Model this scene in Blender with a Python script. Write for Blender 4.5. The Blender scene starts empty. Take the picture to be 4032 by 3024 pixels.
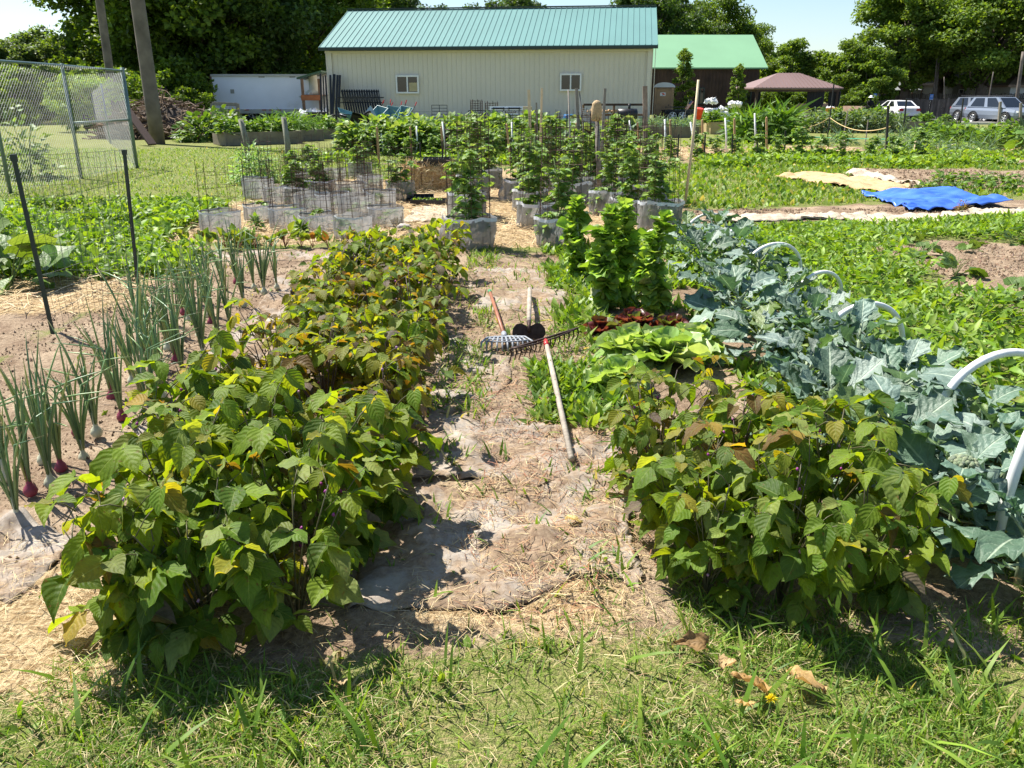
import bpy, math, random
import numpy as np
from math import sin, cos, pi, radians, atan2, sqrt
from mathutils import Vector, Matrix
random.seed(5)
RS = np.random.RandomState(11)
scene = bpy.context.scene
COL = scene.collection

# ------------------------------------------------------------------ camera
FPX, CAMH = 3200.0, 1.6
PITCH = math.atan(1137 / FPX)
def ray(u, v):
    x = (u - 2016) / FPX; y = -(v - 1512) / FPX
    return x, cos(PITCH) + y * sin(PITCH), -sin(PITCH) + y * cos(PITCH)
def G(u, v, z=0.0):                       # point of the photo on the ground
    dx, dy, dz = ray(u, v); t = (z - CAMH) / dz
    return (dx * t, dy * t)
def H(u, v, Y):                           # point of the photo at distance Y
    dx, dy, dz = ray(u, v); t = Y / dy
    return (dx * t, Y, CAMH + dz * t)
cam = bpy.data.cameras.new('camera'); co = bpy.data.objects.new('camera', cam); COL.objects.link(co)
co.location = (0, 0, CAMH); co.rotation_euler = (pi / 2 - PITCH, 0, 0)
cam.sensor_width = 36; cam.lens = FPX / 4032 * 36; cam.clip_end = 3000; cam.clip_start = 0.05
scene.camera = co

# ------------------------------------------------------------------ light
SUN_AZ, SUN_EL = atan2(-0.80, 0.60), radians(57)
W = bpy.data.worlds.new('World'); scene.world = W; W.use_nodes = True
nt = W.node_tree; sky = nt.nodes.new('ShaderNodeTexSky'); sky.sky_type = 'NISHITA'; sky.sun_disc = False
sky.sun_elevation = SUN_EL; sky.sun_rotation = SUN_AZ; sky.air_density = 1.0; sky.dust_density = .5; sky.ozone_density = 3.0
nt.links.new(sky.outputs[0], nt.nodes['Background'].inputs[0]); nt.nodes['Background'].inputs[1].default_value = 0.08
sl = bpy.data.lights.new('sun', 'SUN'); sl.energy = 5.0; sl.angle = radians(0.55); sl.color = (1, 0.95, 0.86)
so = bpy.data.objects.new('sun', sl); COL.objects.link(so)
sd = Vector((sin(SUN_AZ) * cos(SUN_EL), cos(SUN_AZ) * cos(SUN_EL), sin(SUN_EL)))
so.rotation_euler = sd.to_track_quat('Z', 'Y').to_euler(); so.location = (-20, 10, 30)
scene.view_settings.view_transform = 'Standard'; scene.view_settings.look = 'None'
scene.view_settings.exposure = 1.1; scene.view_settings.gamma = 1
scene.render.engine = 'CYCLES'; scene.cycles.max_bounces = 6; scene.cycles.transparent_max_bounces = 16
scene.cycles.transmission_bounces = 4; scene.cycles.diffuse_bounces = 3; scene.cycles.glossy_bounces = 2

# ------------------------------------------------------------------ objects
def put(o, parent=None):
    COL.objects.link(o)
    if parent is not None: o.parent = parent
    return o
def tag(o, label=None, cat=None, group=None, kind=None):
    if label: o['label'] = label
    if cat: o['category'] = cat
    if group: o['group'] = group
    if kind: o['kind'] = kind
    return o
def thing(name, label, cat, loc=(0, 0, 0), rz=0, group=None):
    o = bpy.data.objects.new(name, None); o.empty_display_size = .1; put(o)
    o.location = loc; o.rotation_euler = (0, 0, rz); return tag(o, label, cat, group)
def copytree(o, parent=None):
    c = o.copy(); put(c)
    if parent is not None: c.parent = parent
    for ch in list(o.children): copytree(ch, c)
    return c
KIND = {}
def spawn(key, builder, loc, rz=0, s=1.0, label=None, cat=None, group=None, sz=None):
    if key not in KIND: KIND[key] = builder(); r = KIND[key]
    else: r = copytree(KIND[key])
    r.location = loc; r.rotation_euler = (0, 0, rz); r.scale = (s, s, sz or s)
    tag(r, label, cat)
    if group: r['group'] = group
    elif 'group' in r: del r['group']
    return r
ORD = []
_u = ['first','second','third','fourth','fifth','sixth','seventh','eighth','ninth']
ORD0 = ['first','second','third','fourth','fifth','sixth','seventh','eighth','ninth','tenth','eleventh','twelfth','thirteenth','fourteenth','fifteenth','sixteenth','seventeenth','eighteenth','nineteenth','twentieth','twenty-first','twenty-second','twenty-third','twenty-fourth','twenty-fifth','twenty-sixth','twenty-seventh','twenty-eighth','twenty-ninth','thirtieth']
ORD = ORD0 + ['thirty-' + x for x in _u] + ['fortieth'] + ['forty-' + x for x in _u] + ['fiftieth'] + ['fifty-' + x for x in _u]

# ------------------------------------------------------------------ mesh builder
class MB:
    def __init__(s): s.V = []; s.F = []; s.C = []; s.U = []; s.n = 0
    def add(s, V, F, c=(1, 1, 1), u=None):
        V = np.asarray(V, dtype=np.float32).reshape(-1, 3); n = len(V)
        s.V.append(V)
        if isinstance(F, np.ndarray): s.F.append(F.astype(np.int64) + s.n)
        else:
            d = {}
            for f in F: d.setdefault(len(f), []).append(f)
            for k in d: s.F.append(np.array(d[k], dtype=np.int64) + s.n)
        c = np.asarray(c, dtype=np.float32)
        if c.ndim == 1: c = np.tile(c[:3], (n, 1))
        s.C.append(c.reshape(-1, 3))
        s.U.append(np.zeros((n, 3), np.float32) if u is None else np.asarray(u, np.float32).reshape(-1, 3))
        s.n += n; return s
    def many(s, V, F, C, U):               # V (N,n,3) F (m,k) C (N,3) U (n,3)
        N, n = V.shape[:2]
        if N == 0: return s
        FF = (F[None] + (np.arange(N) * n)[:, None, None]).reshape(-1, F.shape[1])
        C = np.asarray(C, np.float32)
        CC = np.repeat(C, n, axis=0) if C.ndim == 2 else C.reshape(-1, 3)
        return s.add(V.reshape(-1, 3), FF, CC, np.tile(U, (N, 1)))
    def box(s, c, d, rz=0, col=(1, 1, 1), M=None):
        x, y, z = np.array(d) / 2
        P = np.array([[-x,-y,-z],[x,-y,-z],[x,y,-z],[-x,y,-z],[-x,-y,z],[x,-y,z],[x,y,z],[-x,y,z]])
        if M is not None: P = P @ np.array(M).T
        if rz: P = P @ np.array([[cos(rz), sin(rz), 0], [-sin(rz), cos(rz), 0], [0, 0, 1]])
        return s.add(P + np.array(c), np.array([[3,2,1,0],[4,5,6,7],[0,1,5,4],[1,2,6,5],[2,3,7,6],[3,0,4,7]]), col)
    def bar(s, a, b, w, h, col=(1, 1, 1)):    # a beam between two points
        a = np.array(a, float); b = np.array(b, float); d = b - a; L = np.linalg.norm(d); d /= L
        up = np.array([0, 0, 1.]) if abs(d[2]) < .9 else np.array([0, 1., 0])
        x = np.cross(d, up); x /= np.linalg.norm(x); z = np.cross(x, d)
        return s.box((a + b) / 2, (w, L, h), col=col, M=np.stack([x, d, z], 1))
    def tube(s, P, r, n=6, col=(1, 1, 1), cap=True, u=None):
        P = np.array(P, float); k = len(P); r = np.ones(k) * np.array(r)
        T = np.gradient(P, axis=0); T /= np.linalg.norm(T, axis=1)[:, None] + 1e-9
        m = T.mean(0); ref = np.array([1., 0, 0]) if abs(m[0]) < .7 * np.linalg.norm(m) + 1e-9 else np.array([0, 1., 0])
        X = np.cross(T, ref); X /= np.linalg.norm(X, axis=1)[:, None] + 1e-9; Yv = np.cross(T, X)
        a = np.arange(n) * 2 * pi / n
        V = P[:, None] + r[:, None, None] * (np.cos(a)[None, :, None] * X[:, None] + np.sin(a)[None, :, None] * Yv[:, None])
        F = [(i * n + j, i * n + (j + 1) % n, (i + 1) * n + (j + 1) % n, (i + 1) * n + j) for i in range(k - 1) for j in range(n)]
        if cap and n > 2: F.append(tuple(range(n))[::-1]); F.append(tuple((k - 1) * n + j for j in range(n)))
        return s.add(V.reshape(-1, 3), F, col)
    def lathe(s, prof, n=16, c=(0, 0, 0), col=(1, 1, 1)):
        a = np.arange(n) * 2 * pi / n
        V = np.array([[r * cos(t) + c[0], r * sin(t) + c[1], z + c[2]] for r, z in prof for t in a])
        k = len(prof)
        F = [(i * n + j, i * n + (j + 1) % n, (i + 1) * n + (j + 1) % n, (i + 1) * n + j) for i in range(k - 1) for j in range(n)]
        F.append(tuple(range(n))[::-1]); F.append(tuple((k - 1) * n + j for j in range(n)))
        return s.add(V, F, col)
    def prism(s, poly, y0, y1, col=(1, 1, 1)):   # polygon in x,z pulled along y
        n = len(poly); V = [(x, y0, z) for x, z in poly] + [(x, y1, z) for x, z in poly]
        F = [tuple(range(n)), tuple(range(2 * n - 1, n - 1, -1))] + [(i, i + n, (i + 1) % n + n, (i + 1) % n) for i in range(n)]
        return s.add(V, F, col)
    def build(s, name, mat, parent=None, smooth=False, loc=None):
        V = np.concatenate(s.V); me = bpy.data.meshes.new(name)
        me.vertices.add(len(V)); me.vertices.foreach_set('co', V.astype(np.float32).ravel())
        nl = sum(f.size for f in s.F); npoly = sum(len(f) for f in s.F)
        me.loops.add(nl); me.polygons.add(npoly)
        me.loops.foreach_set('vertex_index', np.concatenate([f.ravel() for f in s.F]).astype(np.int32))
        ks = np.concatenate([np.full(len(f), f.shape[1]) for f in s.F]); st = np.concatenate([[0], np.cumsum(ks)[:-1]])
        me.polygons.foreach_set('loop_start', st.astype(np.int32))
        me.polygons.foreach_set('use_smooth', np.full(npoly, bool(smooth)))
        me.update(calc_edges=True)
        C = np.concatenate(s.C); a = me.attributes.new('Col', 'FLOAT_COLOR', 'POINT')
        a.data.foreach_set('color', np.c_[C, np.ones(len(C))].astype(np.float32).ravel())
        U = np.concatenate(s.U); a = me.attributes.new('luv', 'FLOAT_VECTOR', 'POINT'); a.data.foreach_set('vector', U.astype(np.float32).ravel())
        o = bpy.data.objects.new(name, me); put(o, parent); me.materials.append(mat)
        if loc is not None: o.location = loc
        return o

def nrm(a): return a / (np.linalg.norm(a, axis=-1, keepdims=True) + 1e-9)
def frames(d, n):                          # leaf frames: x width, y along, z normal
    d = nrm(d); x = nrm(np.cross(d, n)); z = np.cross(x, d)
    return np.stack([x, d, z], -1)
def place(tV, d, n, T, S):
    M = frames(np.asarray(d, float), np.asarray(n, float))
    return np.einsum('nij,kj->nki', M, tV) * np.asarray(S)[:, None, None] + np.asarray(T)[:, None]
def rnd(*a): return RS.uniform(*a)
_tab = RS.rand(256, 256)
def vn(x, y, sc, sd=0):
    x = np.asarray(x) / sc + sd * 17.3; y = np.asarray(y) / sc + sd * 9.1
    i = np.floor(x).astype(int); j = np.floor(y).astype(int); fx = x - i; fy = y - j
    fx = fx * fx * (3 - 2 * fx); fy = fy * fy * (3 - 2 * fy)
    g = lambda a, b: _tab[a % 256, b % 256]
    return (g(i, j) * (1 - fx) + g(i + 1, j) * fx) * (1 - fy) + (g(i, j + 1) * (1 - fx) + g(i + 1, j + 1) * fx) * fy

# ------------------------------------------------------------------ materials
class NT:
    def __init__(s, name):
        s.m = bpy.data.materials.new(name); s.m.use_nodes = True; s.t = s.m.node_tree; s.t.nodes.clear()
        s.out = s.t.nodes.new('ShaderNodeOutputMaterial')
    def n(s, ty, **k):
        o = s.t.nodes.new('ShaderNode' + ty)
        for a, b in k.items():
            if a.startswith('i_'):
                key = a[2:]; key = int(key) if key.isdigit() else key.replace('_', ' ')
                if hasattr(b, 'links') or isinstance(b, bpy.types.NodeSocket): s.t.links.new(b, o.inputs[key])
                else: o.inputs[key].default_value = b
            else: setattr(o, a, b)
        return o
    def math(s, op, a, b=0.0, c=None):
        o = s.t.nodes.new('ShaderNodeMath'); o.operation = op
        for i, v in enumerate([a, b] + ([c] if c is not None else [])):
            if isinstance(v, bpy.types.NodeSocket): s.t.links.new(v, o.inputs[i])
            else: o.inputs[i].default_value = v
        return o.outputs[0]
    def mix(s, f, a, b, ty='MIX'):
        o = s.t.nodes.new('ShaderNodeMix'); o.data_type = 'RGBA'; o.blend_type = ty
        for i, v in ((0, f), (6, a), (7, b)):
            if isinstance(v, bpy.types.NodeSocket): s.t.links.new(v, o.inputs[i])
            elif i == 0: o.inputs[0].default_value = v
            else: o.inputs[i].default_value = (*v[:3], 1)
        return o.outputs[2]
    def noise(s, sc, det=4, vec=None, rough=.55):
        o = s.n('TexNoise'); o.inputs['Scale'].default_value = sc; o.inputs['Detail'].default_value = det; o.inputs['Roughness'].default_value = rough
        if vec is None: vec = s.obj()
        s.t.links.new(vec, o.inputs['Vector']); return o.outputs[0]
    def obj(s):
        if not hasattr(s, '_o'): s._o = s.n('TexCoord').outputs['Object']
        return s._o
    def geo(s):
        if not hasattr(s, '_g'): s._g = s.n('NewGeometry').outputs['Position']
        return s._g
    def ramp(s, f, lo, hi):
        o = s.n('MapRange'); o.inputs[1].default_value = lo; o.inputs[2].default_value = hi; s.t.links.new(f, o.inputs[0]); return o.outputs[0]
    def attr(s, name, what='Color'):
        return s.n('Attribute', attribute_name=name).outputs[what]
    def bump(s, h, st=.3, dist=.01):
        o = s.n('Bump'); o.inputs['Strength'].default_value = st; o.inputs['Distance'].default_value = dist; s.t.links.new(h, o.inputs['Height']); return o.outputs[0]
    def bsdf(s, col, rough=.6, metal=0, spec=.4, normal=None):
        b = s.n('BsdfPrincipled')
        if isinstance(col, bpy.types.NodeSocket): s.t.links.new(col, b.inputs['Base Color'])
        else: b.inputs['Base Color'].default_value = (*col, 1)
        if isinstance(rough, bpy.types.NodeSocket): s.t.links.new(rough, b.inputs['Roughness'])
        else: b.inputs['Roughness'].default_value = rough
        b.inputs['Metallic'].default_value = metal; b.inputs['Specular IOR Level'].default_value = spec
        if normal is not None: s.t.links.new(normal, b.inputs['Normal'])
        return b.outputs[0]
    def done(s, sh): s.t.links.new(sh, s.out.inputs[0]); return s.m
MC = {}
def pm(name, col, rough=.6, var=.25, sc=3.0, metal=0, spec=.4, bump=0.0, bsc=40, tint=True):
    if name in MC: return MC[name]
    t = NT(name); c = t.mix(t.ramp(t.noise(sc, 5), .3, .7), [x * (1 - var) for x in col], [min(1, x * (1 + var)) for x in col])
    if tint: c = t.mix(1.0, c, t.attr('Col'), 'MULTIPLY')
    nr = t.bump(t.noise(bsc, 4), bump, .01) if bump else None
    MC[name] = t.done(t.bsdf(c, rough, metal, spec, nr)); return MC[name]
def leafmat(name, trans=.4, rough=.45, veins=True, spec=.35, tc=(1.25, 1.15, .45), veincol=(.55, .62, .35), midw=.05, bumpst=.35, spots=False):
    t = NT(name); c = t.attr('Col')
    uv = t.n('Attribute', attribute_name='luv').outputs['Vector']; sp = t.n('SeparateXYZ', i_0=uv)
    nor = None
    if veins:
        a = t.math('ABSOLUTE', sp.outputs[0])
        mid = t.ramp(a, midw, midw * .4)
        w = t.math('SINE', t.math('MULTIPLY', t.math('ADD', t.math('SUBTRACT', t.math('MULTIPLY', sp.outputs[1], 5.6), t.math('MULTIPLY', t.math('POWER', a, 1.3), 2.2)), t.math('MULTIPLY', t.noise(22, 3), .9)), 2 * pi))
        vl = t.ramp(w, .93, 1.0)
        vv = t.math('MAXIMUM', mid, t.math('MULTIPLY', vl, .3))
        c = t.mix(t.math('MULTIPLY', vv, .55), c, veincol)
        hh = t.math('ADD', t.math('SUBTRACT', t.math('MULTIPLY', w, -.35), t.math('MULTIPLY', mid, 1.0)), t.math('MULTIPLY', t.noise(90, 3), 1.2))
        nor = t.bump(hh, bumpst, .006)
    c = t.mix(t.ramp(t.noise(30, 3), .35, .7), c, t.mix(1.0, c, (.72, .74, .7), 'MULTIPLY'))
    if spots:
        c = t.mix(t.math('MULTIPLY', t.ramp(t.noise(55, 3), .62, .72), .8), c, (.16, .09, .03))
    p = t.bsdf(c, rough, 0, spec, nor)
    tr = t.n('BsdfTranslucent', i_0=t.mix(1.0, c, tc, 'MULTIPLY'))
    if nor is not None: t.t.links.new(nor, tr.inputs['Normal'])
    mx = t.n('MixShader', i_0=trans); t.t.links.new(p, mx.inputs[1]); t.t.links.new(tr.outputs[0], mx.inputs[2])
    return t.done(mx.outputs[0])
M_bean = leafmat('bean_leaf', .5, .55, spots=True, tc=(2.0, 1.7, .3), veincol=(.30, .38, .10), bumpst=.3, spec=.25)
M_stem = pm('plant_stem', (.8, .8, .8), .5, .1)
M_brass = leafmat('broccoli_leaf', .22, .5, tc=(1.0, 1.3, .6), veincol=(.62, .72, .55), midw=.07, bumpst=.5, spec=.45)
M_lett = leafmat('lettuce_leaf', .42, .38, veins=False, tc=(1.5, 1.5, .5), spec=.5)
M_onion = leafmat('onion_leaf', .15, .35, veins=False, tc=(1.2, 1.4, .5), spec=.5)
M_weed = leafmat('weed_leaf', .4, .5, veins=False, tc=(1.6, 1.5, .45))
M_tree = leafmat('tree_leaf', .45, .5, veins=False, tc=(1.6, 1.5, .45), spec=.3)
M_tom = leafmat('tomato_leaf', .38, .5, veins=False, tc=(1.5, 1.4, .5))
M_grass = leafmat('grass_blade', .4, .5, veins=False, tc=(1.5, 1.4, .4), spec=.3)

# ------------------------------------------------------------------ ground
def rect(x, y, x0, x1, y0, y1, soft=.12, amp=.25, sd=1):
    wx = x + (vn(x, y, .7, sd) - .5) * amp * 2 + (vn(x, y, .17, sd + 3) - .5) * amp * .8
    wy = y + (vn(x, y, .7, sd + 5) - .5) * amp * 2 + (vn(x, y, .17, sd + 7) - .5) * amp * .8
    f = lambda t: np.clip(t / soft + .5, 0, 1)
    return f(wx - x0) * f(x1 - wx) * f(wy - y0) * f(y1 - wy)
def zones(x, y):
    mx = np.maximum.reduce
    soil = mx([rect(x, y, -3.3, 2.35, 2.1, 9.0, .2, .15), rect(x, y, 1.2, 2.3, 8.5, 9.6, .2, .2),
               rect(x - (y - 6.8) * .05, y, 3.95 , 12, 5.6, 9.4, .3, .35, 2), rect(x, y, 7.4, 16, 14.6, 19.4, .5, .5, 3),
               rect(x, y - .28 * (x - 2.5), 2.5, 9.5, 10.75, 12.1, .2, .2, 4), rect(x, y, -6, -3.3, 5.0, 9.2, .4, .3, 5) * .9,
               rect(x, y, -3.2, 4.2, 20.6, 21.8, .6, .4, 6), rect(x, y, 4.2, 30, 21.5, 28, .7, .6, 7)])
    straw = mx([rect(x, y, -4.2, -.4, 9.2, 17.0, .3, .3, 8), rect(x, y, -.5, .75, 9.2, 19.5, .3, .25, 9), rect(x, y, .6, 2.3, 9.4, 17.5, .3, .3, 10),
                rect(x, y, -5.2, -3.3, 6.0, 7.6, .4, .3, 11), rect(x, y, -4.0, -1.25, 1.7, 2.75, .3, .2, 12) * .9, rect(x, y, 2.2, 4.6, 24.5, 27.5, .4, .4, 13),
                rect(x, y, -.45, .5, 2.1, 3.2, .3, .15, 14) * .7, rect(x, y, 3, 30, 22, 28, .8, .6, 15) * (vn(x, y, 1.3, 4) > .33)])
    return soil, straw
def ax(parts): return np.unique(np.concatenate([np.arange(a, b, s) for a, b, s in parts]).round(4))
gx = ax([(-900, -200, 100), (-200, -40, 16), (-40, -14, 2), (-14, -5, .3), (-5, 8, .06), (8, 16, .2), (16, 40, 1.5), (40, 200, 16), (200, 901, 100)])
gy = ax([(-60, 0, 6), (0, 1.2, .2), (1.2, 10, .05), (10, 20, .1), (20, 32, .3), (32, 80, 3), (80, 240, 16), (240, 1500, 120)])
X, Y = np.meshgrid(gx, gy); X = X.ravel(); Y = Y.ravel()
soil, straw = zones(X, Y)
near = ((X > -6) & (X < 9) & (Y < 20)).astype(float)
Z = near * (soil * ((vn(X, Y, .25, 1) - .5) * .05 + (vn(X, Y, .09, 2) - .5) * .03) + (vn(X, Y, 1.2, 3) - .5) * .03)
LOW = .22
Z = Z * np.clip((Y - .5), 0, 1) - .01 - LOW * np.clip((Y - 46) / 8, 0, 1) * np.clip((X - 17) / 5, 0, 1)
nx, ny = len(gx), len(gy); I = np.arange(nx * ny).reshape(ny, nx)
F = np.stack([I[:-1, :-1], I[:-1, 1:], I[1:, 1:], I[1:, :-1]], -1).reshape(-1, 4)
gm = MB(); gm.add(np.c_[X, Y, Z], F, np.c_[soil, straw, vn(X, Y, 3.0, 6)])
t = NT('ground_soil_and_grass'); sp = t.n('SeparateColor', i_0=t.attr('Col')); P = t.geo()
n1 = t.noise(2.2, 6, P); n2 = t.noise(38, 5, P, .7); n3 = t.noise(160, 3, P)
grass = t.mix(t.ramp(t.noise(230, 5, P, .75), .40, .60), (.07, .09, .02), t.mix(t.ramp(t.noise(60, 4, P), .4, .6), (.22, .28, .06), (.36, .32, .14)))
grass = t.mix(t.math('MULTIPLY', t.ramp(t.noise(.7, 5, P), .5, .75), .45), grass, (.27, .29, .08))
soilc = t.mix(t.ramp(n2, .35, .68), (.15, .098, .062), (.36, .26, .175)); soilc = t.mix(t.ramp(n1, .42, .62), soilc, t.mix(t.ramp(n2, .3, .7), (.26, .185, .12), (.50, .39, .27)))
mp = t.n('Mapping', i_0=P); mp.inputs['Scale'].default_value = (60, 14, 30)
mp2 = t.n('Mapping', i_0=P); mp2.inputs['Scale'].default_value = (15, 70, 30); mp2.inputs['Rotation'].default_value = (0, 0, .5)
fib = t.math('MAXIMUM', t.noise(1, 3, mp.outputs[0]), t.noise(1, 3, mp2.outputs[0]))
strc = t.mix(t.ramp(fib, .45, .66), (.26, .17, .08), (.60, .46, .27))
c = t.mix(t.ramp(t.math('ADD', sp.outputs[0], t.math('MULTIPLY', t.math('SUBTRACT', n2, .5), .8)), .35, .6), grass, soilc)
c = t.mix(t.ramp(t.math('ADD', sp.outputs[1], t.math('MULTIPLY', t.math('SUBTRACT', n2, .5), .9)), .35, .6), c, strc)
hgt = t.math('ADD', t.math('MULTIPLY', n2, 1.0), t.math('MULTIPLY', n3, .35))
M_ground = t.done(t.bsdf(c, .95, 0, .15, t.bump(hgt, .8, .035)))
tag(gm.build('ground', M_ground, smooth=True), kind='structure')

# ------------------------------------------------------------------ leaf shapes
def leaf_tpl(prof, half, nc=5, fold=.25, droop=.25, ruf=0.0, rf=3.0, jag=0.0, sd=0, cup=0.0):
    r = np.random.RandomState(sd); nt_ = len(prof); ts = np.array([p[0] for p in prof]); ws = np.array([p[1] for p in prof]) * half
    s_ = np.linspace(-1, 1, nc); V = []; U = []; ph = r.rand() * 6.28
    for i, (t_, w) in enumerate(zip(ts, ws)):
        for s in s_:
            a = abs(s); ww = w * (1 + jag * (r.rand() - .5) * a)
            x = s * ww * (1 - .12 * a * fold); z = a * w * fold - droop * t_ * t_ + cup * (a ** 2) * w
            z += ruf * a ** 2 * sin(t_ * rf * 6.28 + ph + (2.5 if s > 0 else 0)) + ruf * .5 * a ** 2 * (r.rand() - .5)
            y = t_ - (.16 * a ** 1.5 * half * 1.6 if t_ < .12 else 0) + jag * .25 * a * (r.rand() - .5)
            V.append((x, y, z)); U.append((s, t_, 0))
    F = [(i * nc + j, i * nc + j + 1, (i + 1) * nc + j + 1, (i + 1) * nc + j) for i in range(nt_ - 1) for j in range(nc - 1)]
    return np.array(V), np.array(F), np.array(U)
BP = [(0, .28), (.06, .62), (.18, .92), (.35, 1.0), (.55, .84), (.74, .5), (.9, .18), (1, .01)]
T_bean = [leaf_tpl(BP, hw, 7, f, d, ru, 2.5, .10, i) for i, (f, d, ru, hw) in enumerate([(.3, .2, .03, .42), (.15, .35, .05, .38), (.5, .1, .03, .44), (.05, .55, .07, .36), (-.15, .3, .06, .42), (.7, .4, .05, .4), (.25, -.1, .08, .33)])]
BR = [(0, .1), (.12, .12), (.2, .16), (.3, .5), (.38, .42), (.5, .85), (.58, .8), (.7, 1.0), (.8, .95), (.9, .75), (.97, .4), (1.02, .1)]
T_broc = [leaf_tpl(BR, .38, 9, f, d, .10, 4.2, .5, 10 + i, c_) for i, (f, d, c_) in enumerate([(.25, .3, 0), (.1, .1, .2), (.4, .5, -.1), (.15, .7, 0), (.3, 0, .1)])]
LP = [(0, .25), (.15, .4), (.35, .7), (.55, .95), (.75, 1.0), (.9, .8), (1, .35)]
T_lett = [leaf_tpl(LP, .45, 9, f, d, ru * 1.5, 3.5, .25, 20 + i, c_) for i, (f, d, ru, c_) in enumerate([(.2, .35, .06, .3), (.4, .1, .07, .2), (.1, .6, .08, 0), (.3, -.1, .06, .4)])]
WP = [(0, .3), (.3, 1.0), (.65, .7), (1, .02)]
T_weed = [leaf_tpl(WP, .17, 3, .3, d, 0, 1, .05, 30 + i) for i, d in enumerate([.1, .35, .6])]
T_wide = [leaf_tpl([(0, .35), (.25, 1), (.6, .8), (1, .02)], .38, 3, .25, d, 0, 1, .1, 40 + i) for i, d in enumerate([.1, .35])]
T_blade = [leaf_tpl([(0, .8), (.35, 1), (.7, .7), (1, .04)], .035, 2, 0, d, 0, 1, 0, 50 + i) for i, d in enumerate([.1, .5, .9])]
T_diam = (np.array([(-.5, .35, .05), (0, 0, 0), (.5, .35, .05), (0, 1, -.15)]), np.array([[1, 2, 3, 0]]), np.array([(-1, .4, 0), (0, 0, 0), (1, .4, 0), (0, 1, 0)]))

def scatter(mb, tpls, T, d, n, S, C):
    N = len(T); k = RS.randint(0, len(tpls), N)
    for i, (tv, tf, tu) in enumerate(tpls):
        m = k == i
        if m.any(): mb.many(place(tv, d[m], n[m], T[m], S[m]), tf, C[m], tu)
def sph(N, zb=0.0):
    v = RS.normal(size=(N, 3)); v = nrm(v); v[:, 2] += zb; return nrm(v)
def pal(N, cols, wts, jit=.18):
    c = np.array(cols)[RS.choice(len(cols), N, p=np.array(wts) / sum(wts))]
    return c * (1 + RS.uniform(-jit, jit, (N, 1))) * (1 + RS.uniform(-.06, .06, (N, 3)))
GRN = [(.13, .215, .024), (.20, .285, .028), (.085, .15, .02), (.24, .30, .08)]
YEL = [(.26, .26, .035), (.20, .21, .03), (.17, .11, .035), (.36, .27, .05), (.20, .15, .12)]

# ------------------------------------------------------------------ bush beans
def bean(mode, seed):
    def f():
        r = np.random.RandomState(seed); root = thing('bean_plant', '', 'bean plant')
        st = MB(); lf = MB(); fl = MB(); T = []; D = []; Nn = []; S = []
        hm = {'green': .52, 'yellow': .46, 'mixed': .49}[mode]
        for i in range(9):
            a = r.rand() * 6.28; out = .05 + .19 * r.rand(); h = hm * (.7 + .35 * r.rand())
            P = [(0, 0, -.02), (cos(a) * out * .3, sin(a) * out * .3, h * .4), (cos(a) * out * .7, sin(a) * out * .7, h * .75), (cos(a) * out, sin(a) * out, h)]
            st.tube(P, [.005, .004, .003, .002], 5, (.09, .055, .05) if mode != 'green' else (.11, .10, .05))
            for j in range(5 if mode != 'yellow' else 4):
                q = [.4, .62, .82, 1.0, .2][j] + .1 * (r.rand() - .5); b = np.array(P[1]) * (1 - q) + np.array(P[3]) * q if q < 1 else np.array(P[3])
                b[2] = h * q; a2 = a + r.uniform(-1.8, 1.8) if j != 3 else r.rand() * 6.28; pl = r.uniform(.05, .12)
                e = b + np.array([cos(a2) * pl, sin(a2) * pl, pl * r.uniform(.2, .9)])
                st.tube([b, (b + e) / 2 + (0, 0, .01), e], [.0025, .002, .0015], 4, (.12, .11, .05))
                L = r.uniform(.07, .135) * (.98 if mode == 'green' else .80)
                pitch = r.uniform(-1.25, .1); tw = r.uniform(-.5, .5)
                for k_, da in enumerate((0, 1.35, -1.35)):
                    aa = a2 + da + tw; d = np.array([cos(aa), sin(aa), pitch if k_ == 0 else pitch * .7 + .1 * r.randn()])
                    e2 = e + nrm(d) * (.025 if k_ == 0 else .006)
                    T.append(e2); D.append(d); S.append(L * (1.05 if k_ == 0 else .92)); Nn.append((r.normal(0, .3), r.normal(0, .3), 1))
                if r.rand() < .12:
                    c = b + r.normal(0, .012, 3); fb = MB(); fb.tube([c, c + (0, 0, .007), c + (.003, 0, .015)], [.002, .007, .003], 5, [(.35, .05, .28), (.55, .3, .5)][r.randint(2)]); fb.build('flower', M_stem, root, True)
        N = len(T); wt = {'green': [5, 4, 3, 2.5, .35, .4, .1, .25, .1], 'yellow': [2.0, 2.4, 1.2, 1, 1.8, 2.2, 1.5, .35, 1.0], 'mixed': [3, 3, 2, 1.6, 1.2, 1.2, .6, .3, .5]}[mode]
        scatter(lf, T_bean, np.array(T), np.array(D), np.array(Nn), np.array(S), pal(N, GRN + YEL, wt))
        st.build('stem', M_stem, root, True); lf.build('foliage', M_bean, root, True)
        return root
    return f
def bean_bed(rows, bed, side_names, gfun):
    cnt = 0
    for ri, (xs, ys) in enumerate(rows):
        for k, (x, y) in enumerate(zip(xs, ys)):
            mode = gfun(x, y); v = RS.randint(4) + 10 * ['green', 'yellow', 'mixed'].index(mode)
            look = {'green': 'big-leaved green', 'yellow': 'yellowing', 'mixed': 'green and yellow'}[mode]
            spawn(('bean', mode, v), bean(mode, 100 + v), (x, y, 0), rnd(0, 6.28), rnd(.80, 1.02),
                  f'{look} bush bean, {ORD[k]} from front in the {side_names[ri]} row, {bed} bed', 'bean plant', f'bush beans in the {bed} bed'); cnt += 1
    return cnt
yl = np.arange(2.30, 7.5, .32)
jx = lambda b, n: b + RS.uniform(-.07, .07, n)
jy = lambda y: y + RS.uniform(-.07, .07, len(y))
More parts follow.
